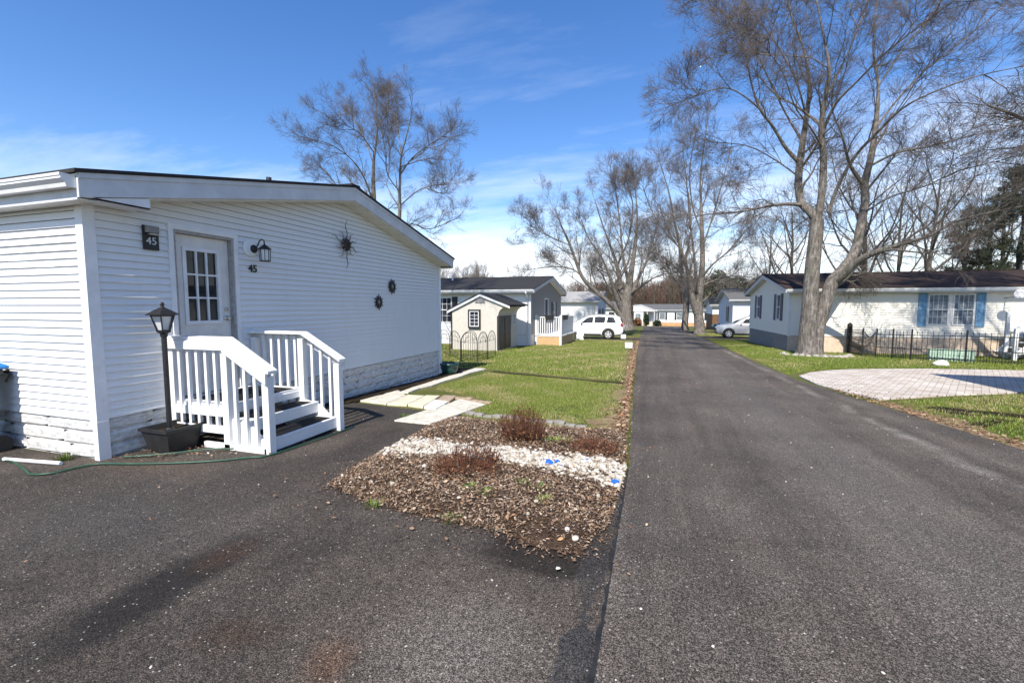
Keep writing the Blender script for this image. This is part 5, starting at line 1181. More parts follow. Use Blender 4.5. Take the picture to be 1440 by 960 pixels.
# ------------------------------------------------------------------ cars (nose towards local -x)
def car(label, loc, rz, paint, Lc, Wc, Hc, group='parked cars'):
    T = thing('parked_car', label, 'car', loc, rz, group)
    sx, sy, sz = Lc/4.9, Wc/1.98, Hc/1.75
    st = [(0.0,0.42,0.72,0.60),(0.06,0.34,0.86,0.74),(0.25,0.27,0.97,0.89),(0.7,0.25,1.04,0.96),(1.2,0.24,1.10,0.98),(1.7,0.24,1.13,0.99),(2.6,0.24,1.14,0.99),(3.5,0.24,1.16,0.99),(4.3,0.26,1.18,0.97),(4.68,0.32,1.19,0.93),(4.84,0.38,1.12,0.89),(4.9,0.45,0.95,0.84)]
    def ring(x, zb_, zt_, hw):
        h = [(0,zb_),(0.82*hw,zb_),(0.965*hw,zb_+0.08),(hw,zb_+(zt_-zb_)*0.42),(0.985*hw,zb_+(zt_-zb_)*0.72),(0.955*hw,zt_-0.05),(0.88*hw,zt_),(0.45*hw,zt_+0.025),(0,zt_+0.03)]
        r = [(x,-a,z) for a, z in h]+[(x,a,z) for a, z in h[-2:0:-1]]
        return [(p[0]*sx,p[1]*sy,p[2]*sz) for p in r]
    def loft(mb, rings):
        n = len(rings[0]); V = [p for r in rings for p in r]; fs = []
        for i in range(len(rings)-1): fs += [(i*n+k, i*n+(k+1) % n, (i+1)*n+(k+1) % n, (i+1)*n+k) for k in range(n)]
        fs += [tuple(range(n)), tuple(range((len(rings)-1)*n, len(rings)*n))]; mb.add(V, fs)
    mb = MB(); loft(mb, [ring(*s) for s in st])
    cb = [(1.32,1.10,0.86,0.80),(1.75,1.38,0.915,0.74),(2.15,1.60,0.93,0.715),(2.55,1.71,0.935,0.71),(3.2,1.75,0.935,0.71),(3.9,1.73,0.93,0.70),(4.4,1.67,0.91,0.68),(4.62,1.55,0.89,0.68),(4.80,1.22,0.86,0.70)]
    def cring(x, zt_, hb, ht):
        zb_ = 1.06; h = [(0,zb_),(hb,zb_),(hb*0.35+ht*0.65,zb_+(zt_-zb_)*0.62),(ht,zt_-0.05*min(1,(zt_-zb_)/0.3)),(ht-0.12,zt_),(0,zt_+0.015)]
        r = [(x,-a,z) for a, z in h]+[(x,a,z) for a, z in h[-2:0:-1]]
        return [(p[0]*sx,p[1]*sy,p[2]*sz) for p in r]
    loft(mb, [cring(*s) for s in cb])
    bd = mb.build('body', paint, T, smooth=True, fix=True)
    md = bd.modifiers.new('split', 'EDGE_SPLIT'); md.split_angle = math.radians(38)
    ci = lambda x, j: float(np.interp(x, [s[0] for s in cb], [s[j] for s in cb]))
    def sidept(x, t, s, off):
        zt_, hb, ht = ci(x,1), ci(x,2), ci(x,3); zb_ = 1.06; ta = 0.62
        tz = zt_-0.05
        if t <= ta: y = hb+(hb*0.35+ht*0.65-hb)*t/ta; z = zb_+(zt_-zb_)*0.62*t/ta
        else: k = (t-ta)/(1-ta); y0 = hb*0.35+ht*0.65; y = y0+(ht-y0)*k; z = zb_+(zt_-zb_)*0.62; z = z+(tz-z)*k
        return (x*sx, s*(y+off)*sy, z*sz)
    def wglass(xa0, xa1, xb0, xb1, nm='window'):        # bottom x range, top x range
        for s in (-1, 1):
            mb = MB(); n, m_ = 5, 3; V = []
            for i in range(n+1):
                for j in range(m_+1):
                    t = 0.2+0.7*j/m_; f = i/n; x = (xa0+(xa1-xa0)*f)*(1-j/m_)+(xb0+(xb1-xb0)*f)*(j/m_); V.append(sidept(x, t, s, 0.009))
            fs = [(i*(m_+1)+j, (i+1)*(m_+1)+j, (i+1)*(m_+1)+j+1, i*(m_+1)+j+1) for i in range(n) for j in range(m_)]
            mb.add(V, fs); mb.build(nm, 'glass', T, smooth=True)
    wglass(1.75,2.72,2.32,2.76); wglass(2.84,3.58,2.86,3.66); wglass(3.72,4.42,3.80,4.22)
    mb = MB(); V = []; n = 5
    for i in range(n+1):
        x = 1.42+(2.42-1.42)*i/n
        for s in (-1,-0.5,0,0.5,1): V.append((x*sx, s*(ci(x,3)-0.10)*sy, (ci(x,1)+0.022-0.01*abs(s))*sz))
    mb.add(V, [(i*5+k, i*5+k+1, (i+1)*5+k+1, (i+1)*5+k) for i in range(n) for k in range(4)]); mb.build('windscreen', 'glass', T, smooth=True)
    mb = MB(); V = []
    for (x, z, hw) in ((4.655,1.50,0.56),(4.835,1.22,0.62)):
        for s in (-1,-0.5,0,0.5,1): V.append(((x+0.02-0.02*abs(s))*sx, s*hw*sy, z*sz))
    mb.add(V, [(k,k+1,5+k+1,5+k) for k in range(4)]); mb.build('rear_window', 'glass', T, smooth=True)
    for s in (-1, 1):
        mb = MB(); mb.prism([(4.72*sx,s*0.80*sy,0.98*sz),(4.72*sx,s*0.80*sy,1.2*sz),(4.86*sx,s*0.80*sy,1.17*sz),(4.91*sx,s*0.80*sy,0.98*sz)], (0,s*0.155*sy,0)); mb.build('tail_light', 'tail_red', T, bevel=0.02)
        mb = MB(); mb.prism([(0.05*sx,s*0.5*sy,0.72*sz),(0.06*sx,s*0.5*sy,0.83*sz),(0.42*sx,s*0.80*sy,0.97*sz),(0.38*sx,s*0.80*sy,0.84*sz)], (0,s*0.135*sy,0)); mb.build('headlight', 'lens', T, bevel=0.015)
        mb = MB(); mb.prism([(1.86*sx,s*0.96*sy,1.16*sz),(1.84*sx,s*0.96*sy,1.3*sz),(1.98*sx,s*0.96*sy,1.3*sz),(2.0*sx,s*0.96*sy,1.17*sz)], (0,s*0.2*sy,0)); mb.build('mirror', paint, T, bevel=0.03)
        for x in (2.62, 3.5):
            mb = MB(); mb.box(x*sx,(x+0.2)*sx,s*0.985*sy,s*1.005*sy,0.97*sz,1.0*sz); mb.build('door_handle', paint, T)
        mb = MB(); mb.box(1.35*sx,3.35*sx,s*0.93*sy,s*0.998*sy,0.235*sz,0.40*sz); mb.build('sill', 'cladding', T, bevel=0.02)
        mb = MB(); mb.bar((2.5*sx,s*0.6*sy,1.785*sz),(4.3*sx,s*0.58*sy,1.755*sz),0.04,0.04); mb.build('roof_rail', 'chrome', T)
    for x in (0.96, 3.86):
        for s in (-1, 1):
            R = 0.36*sz; y0 = s*0.992*sy
            mb = MB(); n = 18; V = []; r0, r1 = R*1.02, R*1.28
            for k in range(n+1):
                a = -0.12+(PI+0.24)*k/n
                for r in (r0, r1):
                    for yy in (s*0.90*sy, s*1.0*sy): V.append((x*sx+r*math.cos(a), yy, R+r*math.sin(a)))
            fs = []
            for k in range(n): b0 = 4*k; fs += [(b0+1,b0+3,b0+7,b0+5),(b0+2,b0+6,b0+7,b0+3),(b0,b0+1,b0+5,b0+4)]
            mb.add(V, fs); mb.build('arch_trim', 'cladding', T, fix=True)
            mb = MB(); mb.lathe([(0.001,-0.02),(R*1.05,-0.02),(R*1.05,0.0)], (x*sx, s*0.955*sy, R), 24, 0, 'y', cap=False); mb.build('wheel_well', 'rubber', T, fix=True)
            mb = MB(); q = [(0.62*R,-0.11),(0.9*R,-0.115),(R,-0.09),(R,0.0),(0.9*R,0.025),(0.66*R,0.02),(0.62*R,0.0)]
            mb.lathe([(r, h*s) for r, h in q], (x*sx, s*0.985*sy, R), 28, 0, 'y', cap=False); wo = mb.build('wheel', 'tyre', T, smooth=True, fix=True)
            mb = MB(); mb.lathe([(0.64*R,0.012*s),(0.60*R,0.018*s),(0.55*R,0.005*s)], (x*sx, s*0.988*sy, R), 28, 0, 'y', cap=False)
            for k in range(5):
                a = 2*PI*k/5+0.3; u = Vector((math.cos(a),0,math.sin(a))); v = Vector((-math.sin(a),0,math.cos(a))); cc = Vector((x*sx, s*0.992*sy, R))
                mb.prism([tuple(cc+u*0.08*R+v*0.1*R), tuple(cc+u*0.6*R+v*0.13*R), tuple(cc+u*0.6*R-v*0.13*R), tuple(cc+u*0.08*R-v*0.1*R)], (0,s*0.02,0))
            mb.lathe([(0.14*R,0.0),(0.12*R,0.026*s),(0.001,0.03*s)], (x*sx, s*0.994*sy, R), 14, 0, 'y', cap=False); mb.build('rim', 'rim', wo, fix=True)
    mb = MB(); mb.box(4.80*sx,4.93*sx,-0.80*sy,0.80*sy,0.40*sz,0.62*sz); mb.build('rear_bumper', 'cladding' if paint != 'car_silver' else paint, T, bevel=0.05)
    mb = MB(); mb.box(-0.02*sx,0.12*sx,-0.5*sy,0.5*sy,0.52*sz,0.76*sz); mb.build('grille', 'cladding', T, bevel=0.03)
    mb = MB(); mb.box(-0.01*sx,0.2*sx,-0.66*sy,0.66*sy,0.32*sz,0.47*sz); mb.build('front_bumper', 'cladding', T, bevel=0.04)
    mb = MB(); mb.box(4.915*sx,4.94*sx,-0.26,0.26,0.78*sz,0.9*sz); mb.build('number_plate', 'trim', T)
    return T
car('white sport utility car parked beside the grey gabled home, red tail lights to the road', (-7.0,33.95,g(33.95)+0.01), 0, 'car_white', 4.9, 1.98, 1.76)
car('silver crossover car with its nose poking out past the cream home', (4.85,40.1,g(40)+0.01), 0, 'car_silver', 4.5, 1.87, 1.74)
car('dark teal car half hidden between the right maples and the pale blue home', (6.0,52.5,g(52.5)+0.01), 0, 'car_teal', 4.6, 1.85, 1.6)

# ------------------------------------------------------------------ right side: fence, gate, basket, dish, porch, stones
def picket_run(A, B, par, org, gap=0.15, hh=1.12, short=True):
    A, B = Vector(A)-Vector(org), Vector(B)-Vector(org); u = (B-A).normalized(); ln = (B-A).length; up = Vector((0,0,1)); mb = MB()
    for z in (0.1, 0.45, hh-0.12): mb.bar(A+up*z, B+up*z, 0.022, 0.03)
    n = int(ln/gap)
    for i in range(1, n):
        p = A+u*ln*i/n; mb.bar(p+up*0.03, p+up*hh, 0.016, 0.016, up=u); 
        mb.lathe([(0.016,0),(0.001,0.05)], tuple(p+up*hh), 4)
        if short: q = A+u*ln*(i-0.5)/n; mb.bar(q+up*0.03, q+up*0.5, 0.014, 0.014, up=u)
    mb.build('panel', 'black_metal', par)
def fpost(p, par, org, hh=1.2, w_=0.045):
    q = Vector(p)-Vector(org); mb = MB(); mb.box(q.x-w_/2,q.x+w_/2,q.y-w_/2,q.y+w_/2,q.z-0.1,q.z+hh); mb.lathe([(w_*0.75,0),(w_*0.75,0.02),(0.001,0.06)], (q.x,q.y,q.z+hh), 4, phase=PI/4); mb.build('post', 'black_metal', par)
G_ = [gp(1193,496.5), gp(1212,501), gp(1231,502.5), gp(1254,504), gp(1280,506)]
L_ = [G_[4], (11.35,21.35,g(21.35)), (12.85,20.8,g(20.8)), (14.4,20.25,g(20.25)), (16.5,19.5,g(19.5))]
FB = thing('metal_fence', 'long black metal picket fence running along the front of the cream home', 'fence', G_[4])
for a, b_ in zip(L_, L_[1:]): picket_run(a, b_, FB, G_[4])
for p in L_: fpost(p, FB, G_[4])
FC = thing('metal_fence', 'short black picket return between the wooden post and the garden gate', 'fence', G_[0])
picket_run(G_[0], G_[1], FC, G_[0]); fpost(G_[1], FC, G_[0])
FD = thing('metal_fence', 'short black picket section right of the garden gate', 'fence', G_[2])
picket_run(G_[2], G_[3], FD, G_[2], 0.11); picket_run(G_[3], (G_[4][0]-0.05,G_[4][1],G_[4][2]), FD, G_[2], 0.11); fpost(G_[2], FD, G_[2]); fpost(G_[3], FD, G_[2])
GT = thing('garden_gate', 'black metal garden gate with a dipped top rail left of the long fence', 'gate', G_[1])
A, B = Vector(G_[1])+Vector((0.05,-0.01,0)), Vector(G_[2])-Vector((0.05,-0.01,0)); mb = MB(); up = Vector((0,0,1)); o3 = Vector(G_[1])
for k in range(9):
    f = k/8; p = A.lerp(B, f)-o3; top = 1.1-0.2*math.sin(PI*f); mb.bar(p+up*0.06, p+up*top, 0.018, 0.018, up=(1,0,0))
for k in range(8): f0, f1 = k/8, (k+1)/8; mb.bar(A.lerp(B,f0)-o3+up*(1.06-0.2*math.sin(PI*f0)), A.lerp(B,f1)-o3+up*(1.06-0.2*math.sin(PI*f1)), 0.02, 0.025)
mb.bar(A-o3+up*0.12, B-o3+up*0.12, 0.02, 0.03); mb.build('leaf', 'black_metal', GT)
p = G_[0]; mb = MB(); mb.box(-0.085,0.085,-0.085,0.085,-0.1,1.38); mb.prism([(-0.085,-0.085,1.38),(0.085,-0.085,1.38),(0,-0.085,1.45)], (0,0.17,0)); o = mb.build('wooden_post', 'post_wood', None, bevel=0.01); o.location = p; tag(o, 'dark brown wooden post at the left end of the black fence', 'post')
c = (11.2,21.95,g(21.95)); BK = thing('plastic_crate', 'mint green lattice crate lying on the grass behind the black fence', 'crate', c, -0.3)
mb = MB()
for i in range(11): x = -0.62+1.24*i/10; mb.box(x-0.022,x+0.022,-0.2,-0.17,0.0,0.46)
for i in range(6): z = 0.02+0.42*i/5; mb.box(-0.64,0.64,-0.201,-0.171,z-0.022,z+0.022)
for s in (-0.64,0.61):
    for i in range(4): y = -0.16+0.36*i/3; mb.box(s,s+0.03,y-0.02,y+0.02,0,0.46)
    for i in range(6): z = 0.02+0.42*i/5; mb.box(s+0.001,s+0.029,-0.17,0.2,z-0.02,z+0.02)
mb.box(-0.61,0.61,0.17,0.2,0.0,0.45); mb.box(-0.61,0.61,-0.169,0.169,0.0,0.03); mb.build('lattice', 'mint', BK)
bm = bmesh.new(); bmesh.ops.create_icosphere(bm, subdivisions=3, radius=1.0)
for v in bm.verts: n_ = v.co.copy(); k = 1+0.08*math.sin(n_.x*4+1)+0.06*math.sin(n_.y*6+n_.z*3); v.co = Vector((n_.x*0.24*k, n_.y*0.2*k, n_.z*0.14*k+0.06))
me = bpy.data.meshes.new('rock'); bm.to_mesh(me); bm.free(); me.materials.append(M['pale_stone']); me.polygons.foreach_set('use_smooth', [True]*len(me.polygons)); o = bpy.data.objects.new('rock', me); COL.objects.link(o); o.location = (9.75,19.6,g(19.6)); tag(o, 'smooth white rock on the grass between the pavers and the black fence', 'rock')
c = (14.75,24.6,2.05); DS = thing('satellite_dish', 'small white satellite dish on the cream wall right of the blue shutters', 'dish', c)
mb = MB(); mb.lathe([(0.001,0.06),(0.12,0.045),(0.22,0.0),(0.225,-0.008),(0.12,0.03),(0.001,0.045)], (0,0,0.1), 20, 0, 'y', cap=False); mb.build('reflector', 'trim', DS, smooth=True, fix=True)
mb = MB(); mb.tube([(0,0.06,0.1),(0,0.25,0.0),(0,0.9,-0.05)], 0.02, 6); mb.tube([(0,0.05,0.0),(0.02,-0.2,-0.1),(0.03,-0.3,0.05)], 0.012, 6); mb.build('bracket', 'grey_metal', DS)
c = (13.75,23.0,-0.5); RP = thing('porch_stair', 'white wooden porch stair with railing at the right edge behind the black fence', 'steps', c)
mb = MB(); mb.box(0.95,4.2,0.1,2.2,0.98,1.04); mb.build('deck', 'white_wood', RP)
mb = MB(); mb.bar((0.1,0.1,0.15),(1.0,0.1,1.0),0.05,0.2); mb.build('stringer', 'white_wood', RP)
mb = MB(); mb.bar((0.1,1.2,0.15),(1.0,1.2,1.0),0.05,0.2); mb.build('stringer', 'white_wood', RP)
mb = MB(); mb.bar((0.1,0.0,0.25),(2.2,0.0,0.8),0.05,0.09); mb.build('brace', 'white_wood', RP)
for i in range(4):
    mb = MB(); mb.box(0.05+0.24*i,0.32+0.24*i,0.05,1.25,0.2+0.22*i,0.24+0.22*i); mb.build('tread', 'white_wood', RP)
for x, y, z0, z1 in ((0.05,0.05,-0.05,1.25),(0.25,0.9,0.0,1.9),(1.0,0.1,0.0,2.1),(2.6,0.1,0.0,2.1)):
    mb = MB(); mb.box(x-0.055,x+0.055,y-0.055,y+0.055,z0,z1); mb.build('post', 'white_wood', RP)
mb = MB(); mb.bar((0.05,0.05,1.22),(1.0,0.1,2.05),0.06,0.1); mb.build('handrail', 'white_wood', RP)
railing((1.0,0.1,0),(2.6,0.1,0), RP, 1.04, 2.05); railing((2.6,0.1,0),(4.2,0.1,0), RP, 1.04, 2.05)
# ring of stones round the big maple
tc_ = Vector((6.9,23.0,g(23.0)))
for i in range(15):
    a = PI*1.02+PI*0.96*i/14; r = 1.3+rnd.uniform(-0.1,0.1); bm = bmesh.new(); bmesh.ops.create_icosphere(bm, subdivisions=2, radius=1.0); sx_, sy_, sz_ = rnd.uniform(.12,.2), rnd.uniform(.1,.15), rnd.uniform(.06,.1); ph = rnd.uniform(0,6)
    for v in bm.verts: n_ = v.co.copy(); k = 1+0.16*math.sin(n_.x*4+ph)+0.12*math.sin(n_.y*5+n_.z*4+ph*2); v.co = Vector((n_.x*sx_*k, n_.y*sy_*k, n_.z*sz_*k+0.02))
    me = bpy.data.meshes.new('field_stone'); bm.to_mesh(me); bm.free(); me.materials.append(M['field_stone']); o = bpy.data.objects.new('field_stone', me); COL.objects.link(o)
    y = tc_.y+0.85*r*math.sin(a); o.location = (tc_.x+r*math.cos(a), y, g(y)); o.rotation_euler = (rnd.uniform(-.2,.2), rnd.uniform(-.2,.2), rnd.uniform(0,6)); tag(o, 'rough grey field stone in the half ring at the foot of the forked maple', 'stone', 'stones ringing the forked maple')
for (x, y, s_) in ((3.95,17.0,0.05),(4.4,11.4,0.045)):
    pass

# ------------------------------------------------------------------ trees
def cat_rom(P_, n):
    P_ = np.asarray(P_, float); out = []
    m_ = len(P_)
    for i in range(m_-1):
        a, b_, c_, d = P_[max(i-1,0)], P_[i], P_[i+1], P_[min(i+2,m_-1)]
        for k in range(n):
            t = k/n; out.append(0.5*((2*b_)+(c_-a)*t+(2*a-5*b_+4*c_-d)*t*t+(3*b_-a-3*c_+d)*t**3))
    out.append(P_[-1]); return np.array(out)
def norm(v): return v/(np.linalg.norm(v, axis=-1, keepdims=True)+1e-9)
def spawn(r, P_, R_, k, ang, lf, n, trop, tmin, rf, rmin, lmin, lmax, wig=0.22, tip=True, rmax=9, end=0.45):
    # children of every polyline in P_ (M,N,3): k each, n points long
    Mn, N_, _ = P_.shape
    t = r.uniform(tmin, 1.0, (Mn, k))
    if tip: t[:,0] = 1.0
    f = t*(N_-1); i = np.minimum(f.astype(int), N_-2); fr = (f-i)[:,:,None]; mi = np.arange(Mn)[:,None]
    base = P_[mi,i]*(1-fr)+P_[mi,i+1]*fr; tan = norm(P_[mi,i+1]-P_[mi,i]); rad = R_[mi,i]*(1-fr[:,:,0])+R_[mi,i+1]*fr[:,:,0]
    Lp = np.linalg.norm(np.diff(P_, axis=1), axis=2).sum(1)[:,None]
    Lc = np.clip(Lp*lf, lmin, lmax)*r.uniform(0.55,1.25,(Mn,k))*(1.15-0.55*t)
    rv = r.randn(Mn,k,3); perp = norm(rv-(rv*tan).sum(-1,keepdims=True)*tan)
    a = ang*r.uniform(0.6,1.3,(Mn,k)); 
    if tip: a[:,0] *= 0.35
    d = norm(tan*np.cos(a)[:,:,None]+perp*np.sin(a)[:,:,None]).reshape(-1,3)
    Lc = Lc.reshape(-1); p = base.reshape(-1,3).copy(); out = [p.copy()]
    for j in range(n-1):
        p = p+d*(Lc/(n-1))[:,None]; out.append(p.copy()); d = norm(d+r.randn(*d.shape)*wig+np.array([0,0,trop]))
    Pn = np.stack(out, 1); r0 = np.clip(rad.reshape(-1)*rf, rmin, rmax)
    return Pn, r0[:,None]*np.linspace(1,end,n)[None]
def grow(r, limbs, P0=None, levels=None):
    # limbs: list of (P,R) polylines resampled to a common length
    N_ = 14; PP = []; RR = []
    for P_, R_ in limbs:
        s = np.linspace(0, len(P_)-1, N_); idx = np.arange(len(P_)); PP.append(np.stack([np.interp(s, idx, P_[:,c]) for c in range(3)],1)); RR.append(np.interp(s, idx, R_))
    P_, R_ = np.stack(PP), np.stack(RR); res = []
    for lv in levels:
        P_, R_ = spawn(r, P_, R_, **lv); res.append((P_, R_))
    return res
def make_tree(name, label, loc, limbs, levels, mats, seed, group=None, tmins=None, roots=None, extra=0, extra_trop=0.02, esc=1.0):
    r = np.random.RandomState(seed); T = thing(name, label, 'tree', loc, group=group)
    roots = limbs if roots is None else roots
    def rs_(l, N_=14):
        s = np.linspace(0, len(l[0])-1, N_); i_ = np.arange(len(l[0])); return np.stack([np.interp(s, i_, l[0][:,c]) for c in range(3)],1), np.interp(s, i_, l[1])
    rr = [rs_(l) for l in roots]
    if extra:
        Pe, Re = spawn(r, np.stack([a for a, _ in rr]), np.stack([b for _, b in rr]), extra, 0.62, 0.62, 14, extra_trop, 0.22, 0.5, 0.018, 1.4*esc, 3.8*esc, wig=0.09, rmax=0.075*esc, end=0.22)
        ex_l = list(zip(Pe, Re)); limbs = list(limbs)+ex_l; rr = rr+ex_l
    res = grow(r, rr, None, levels)
    V0, F0 = tube_arrays(limbs, 12); V1, F1 = tube_block(*res[0], 6)
    fast_mesh('trunk', np.concatenate([V0, V1]), np.concatenate([F0, F1+len(V0)]), mats[0], T, smooth=True)
    VV = []; FF = []; off = 0
    for k, (P_, R_) in enumerate(res[1:]):
        V, Fq = tube_block(P_, R_, 4 if k == 0 else 3); VV.append(V); FF.append(Fq+off); off += len(V)
    fast_mesh('crown', np.concatenate(VV), np.concatenate(FF), mats[1], T)
    return T
def px_limbs(Y0, loc, spec, ws=1.0, we=1.0):
    # each limb: list of (px, py, width px, offset in Y)
    out = []
    for S_ in spec:
        pts = []; rad = []
        for (x, y, w_, dy) in S_:
            p = at(x, y, Y0+dy); dep = (p-CAMP)@FW; pts.append(p-np.array(loc)); fe = ws*min(1, max(we, w_/10)); rad.append(max(w_*fe/2, 0.5)*dep/F)
        P_ = cat_rom(pts, 5); R_ = np.interp(np.linspace(0, len(rad)-1, len(P_)), np.arange(len(rad)), rad); out.append((P_, R_))
    return out
def LV(k1=9, k2=7, k3=6, k4=4, l1=3.0, trop=0.06, s=1.0, thin=1.0):
    return [dict(k=k1, ang=0.85, lf=0.5, n=8, trop=trop, tmin=0.25, rf=0.5, rmin=0.011*s*thin, rmax=0.03*s, end=0.3, lmin=1.0*s, lmax=l1*s, wig=0.17),
            dict(k=k2, ang=0.68, lf=0.62, n=6, trop=trop*0.8, tmin=0.12, rf=0.55, rmin=0.0062*s*thin, rmax=0.018*s, lmin=0.7*s, lmax=1.6*s, wig=0.15),
            dict(k=k3, ang=0.62, lf=0.62, n=5, trop=trop*0.6, tmin=0.12, rf=0.65, rmin=0.0042*s*thin, lmin=0.45*s, lmax=1.1*s, wig=0.15),
            dict(k=k4, ang=0.55, lf=0.6, n=3, trop=trop*0.5, tmin=0.15, rf=0.7, rmin=0.0034*s*thin, lmin=0.25*s, lmax=0.6*s, wig=0.15)]
# the big forked maple on the right
YB = 23.0; locB = (6.9, 23.0, g(23.0))
trunkA = [(1135,503,40,0),(1135,492,29,0),(1136,470,24,0),(1138,440,22,0),(1140,410,21,0),(1143,370,20,0),(1147,335,19,0),(1149,308,18,0)]
trunkB = [(1144,503,32,0.1),(1145,490,24,0.1),(1150,460,19,0.15),(1160,428,18,0.2),(1167,405,18,0.2),(1172,393,18,0.2)]
big = [
 [(1149,310,18,0),(1139,297,15,0),(1127,285,14,0.2),(1123,262,13.5,0.3),(1124,235,13,0.4),(1128,205,11,0.6),(1134,165,9.5,0.8),(1138,120,8,1.0),(1130,70,6,1.2),(1112,20,5,1.3),(1100,-40,3,1.4)],
 [(1149,310,16,0),(1154,285,13,-0.2),(1157,255,12.5,-0.3),(1158,220,12,-0.4),(1155,180,10,-0.6),(1160,140,9,-0.9),(1166,100,7.5,-1.2),(1158,50,6,-1.3),(1148,0,4.5,-1.5),(1140,-50,3,-1.6)],
 [(1126,288,9,0),(1106,287,8,-0.6),(1080,290,7,-1.2),(1045,297,5.5,-1.8),(1010,300,4.5,-2.1),(980,303,2.5,-2.3)],
 [(1123,228,9,0.4),(1105,208,8,0.1),(1088,180,7,-0.3),(1068,152,6.5,-0.8),(1056,115,5,-1.2),(1046,70,4,-1.6),(1020,20,2.5,-1.8)],
 [(1070,155,5,-0.8),(1046,135,4.5,-1.4),(1022,124,3.5,-1.8),(998,128,3,-2.2),(978,134,2,-2.5)],
 [(1129,200,7,0.6),(1105,160,5.5,1.2),(1085,120,4.5,1.8),(1060,70,3.5,2.4),(1020,20,2,3)],
 [(1157,185,8,-0.4),(1176,145,7,-1.0),(1208,112,6,-1.6),(1248,72,5,-2.2),(1300,32,4,-2.8),(1350,-5,3,-3.4)],
 [(1134,165,6,0.8),(1118,110,5,0.4),(1090,60,4,0.2),(1052,10,3,0)],
 [(1160,140,6,-0.9),(1190,80,5,-0.5),(1215,20,4,-0.2),(1235,-40,2.5,0)],
 [(1158,210,6,-0.4),(1140,180,5,-1.4),(1118,150,4,-2.4),(1100,100,3,-3.4),(1070,60,2,-4.2)],
 # right-hand stem
 [(1170,397,26,0.2),(1180,385,20,0.4),(1195,366,17,0.6),(1205,345,16,0.8),(1211,312,14.5,1.0),(1217,282,13.5,1.1),(1216,258,13,1.2),(1226,215,11,1.4),(1232,170,9,1.6),(1235,120,7,1.8),(1228,70,5.5,2.0),(1232,10,4,2.2),(1238,-40,2.5,2.3)],
 [(1172,395,20,0.2),(1186,386,16,-0.1),(1203,370,13,-0.5),(1228,356,11,-1.0),(1268,343,9.5,-1.6),(1306,332,8,-2.1),(1340,313,7,-2.6),(1382,301,5.5,-3),(1432,291,4,-3.4)],
 [(1172,400,18,0.2),(1186,390,16,0.8),(1198,377,14,1.3),(1203,372,12,1.5)],
 [(1216,262,9,1.2),(1200,240,8,0.9),(1192,222,7,0.6),(1184,190,5,0.2),(1170,150,4,-0.2),(1176,90,2.5,-0.5)],
 [(1165,298,8,0),(1180,258,8,-0.2),(1204,218,7.5,-0.8),(1238,182,7,-1.4),(1270,152,6,-2),(1312,130,5,-2.6),(1372,108,3.5,-3.2),(1430,95,2.5,-3.6)],
 [(1232,180,6,1.6),(1262,140,5.5,2.2),(1300,100,4.5,2.8),(1350,60,3.5,3.2),(1400,20,2.5,3.6)],
 [(1221,235,7,1.3),(1262,215,6,2.0),(1312,205,5,2.7),(1370,190,3.5,3.3),(1420,180,2.5,4)],
 [(1214,300,6,1.0),(1250,278,5.5,0.4),(1300,262,4.5,-0.4),(1350,240,3.5,-1.0),(1410,225,2.5,-1.6)],
 [(1236,120,5,1.8),(1270,70,4.5,2.3),(1310,20,3.5,2.9),(1340,-30,2.5,3.4)],
 [(1205,345,5,0.8),(1176,318,4,1.8),(1160,290,3,2.8),(1150,255,2,3.6)],
 [(1125,250,5,0.3),(1090,225,4,1.3),(1050,205,3,2.2),(1000,200,2,3)],
]
LB_ = px_limbs(YB, locB, [trunkA, trunkB], 0.95, 1.0)+px_limbs(YB, locB, big, 0.74, 0.6)
T1 = make_tree('maple_tree', 'large forked bare maple with pale bark standing before the cream home', locB, LB_, LV(7,6,5,3,2.1,0.03), ('bark','twig_red'), 21, roots=LB_[2:], extra=5, extra_trop=0.0, esc=0.85)
# maple left of the road, many leaning stems
YL = 41.0; p0 = at(881,462,YL); locL = (float(p0[0]), YL, g(YL))
left = [
 [(882,464,36,0),(881,455,29,0),(880,440,26,0),(881,424,22,0),(883,410,18,0),(888,380,12,0.3),(893,345,9,0.6),(896,300,6,0.8),(892,255,3,1.0)],
 [(876,452,14,-0.3),(868,438,12,-0.6),(850,420,10,-1.2),(832,405,9.5,-1.8),(818,388,9,-2.2),(808,362,8,-2.5),(800,340,7,-2.8),(790,318,4.5,-3.2),(782,298,2.5,-3.5)],
 [(822,393,6,-2.1),(806,379,5,-2.6),(780,375,4,-3.2),(750,378,2,-3.8)],
 [(802,345,4,-2.8),(780,336,3.5,-3.6),(760,326,2.5,-4.3),(748,318,1.5,-5)],
 [(880,435,16,0),(873,405,12,0.4),(868,375,9.5,0.8),(858,345,7,1.2),(846,312,5,1.6),(836,280,2.5,2)],
 [(876,440,14,-0.1),(866,415,10,-0.8),(858,390,8,-1.4),(846,362,6,-2),(828,335,4.5,-2.6),(816,305,2.5,-3)],
 [(884,420,14,0),(896,395,9,0.6),(908,370,7,1.2),(918,340,5,1.8),(925,305,2.5,2.4)],
 [(886,405,10,0),(876,360,7.5,-0.8),(872,315,5.5,-1.4),(866,270,3,-1.8)],
 [(888,412,9,-0.1),(905,400,6.5,-1.0),(925,388,4.5,-1.8),(945,384,2.5,-2.6)],
 [(868,372,6,0.8),(884,335,5,1.8),(890,290,4,2.6),(880,250,2.2,3.2)],
 [(874,430,9,0.1),(858,410,6,1.2),(846,385,4.5,2.2),(830,370,3,3.0)],
]
LL_ = px_limbs(YL, locL, left, 0.62, 0.6)
make_tree('maple_tree', 'many stemmed bare maple left of the road behind the white car', locL, LL_, LV(6,6,6,3,2.0,0.07,1.05,1.0), ('bark','twig'), 31, extra=8, extra_trop=0.04, esc=0.95)
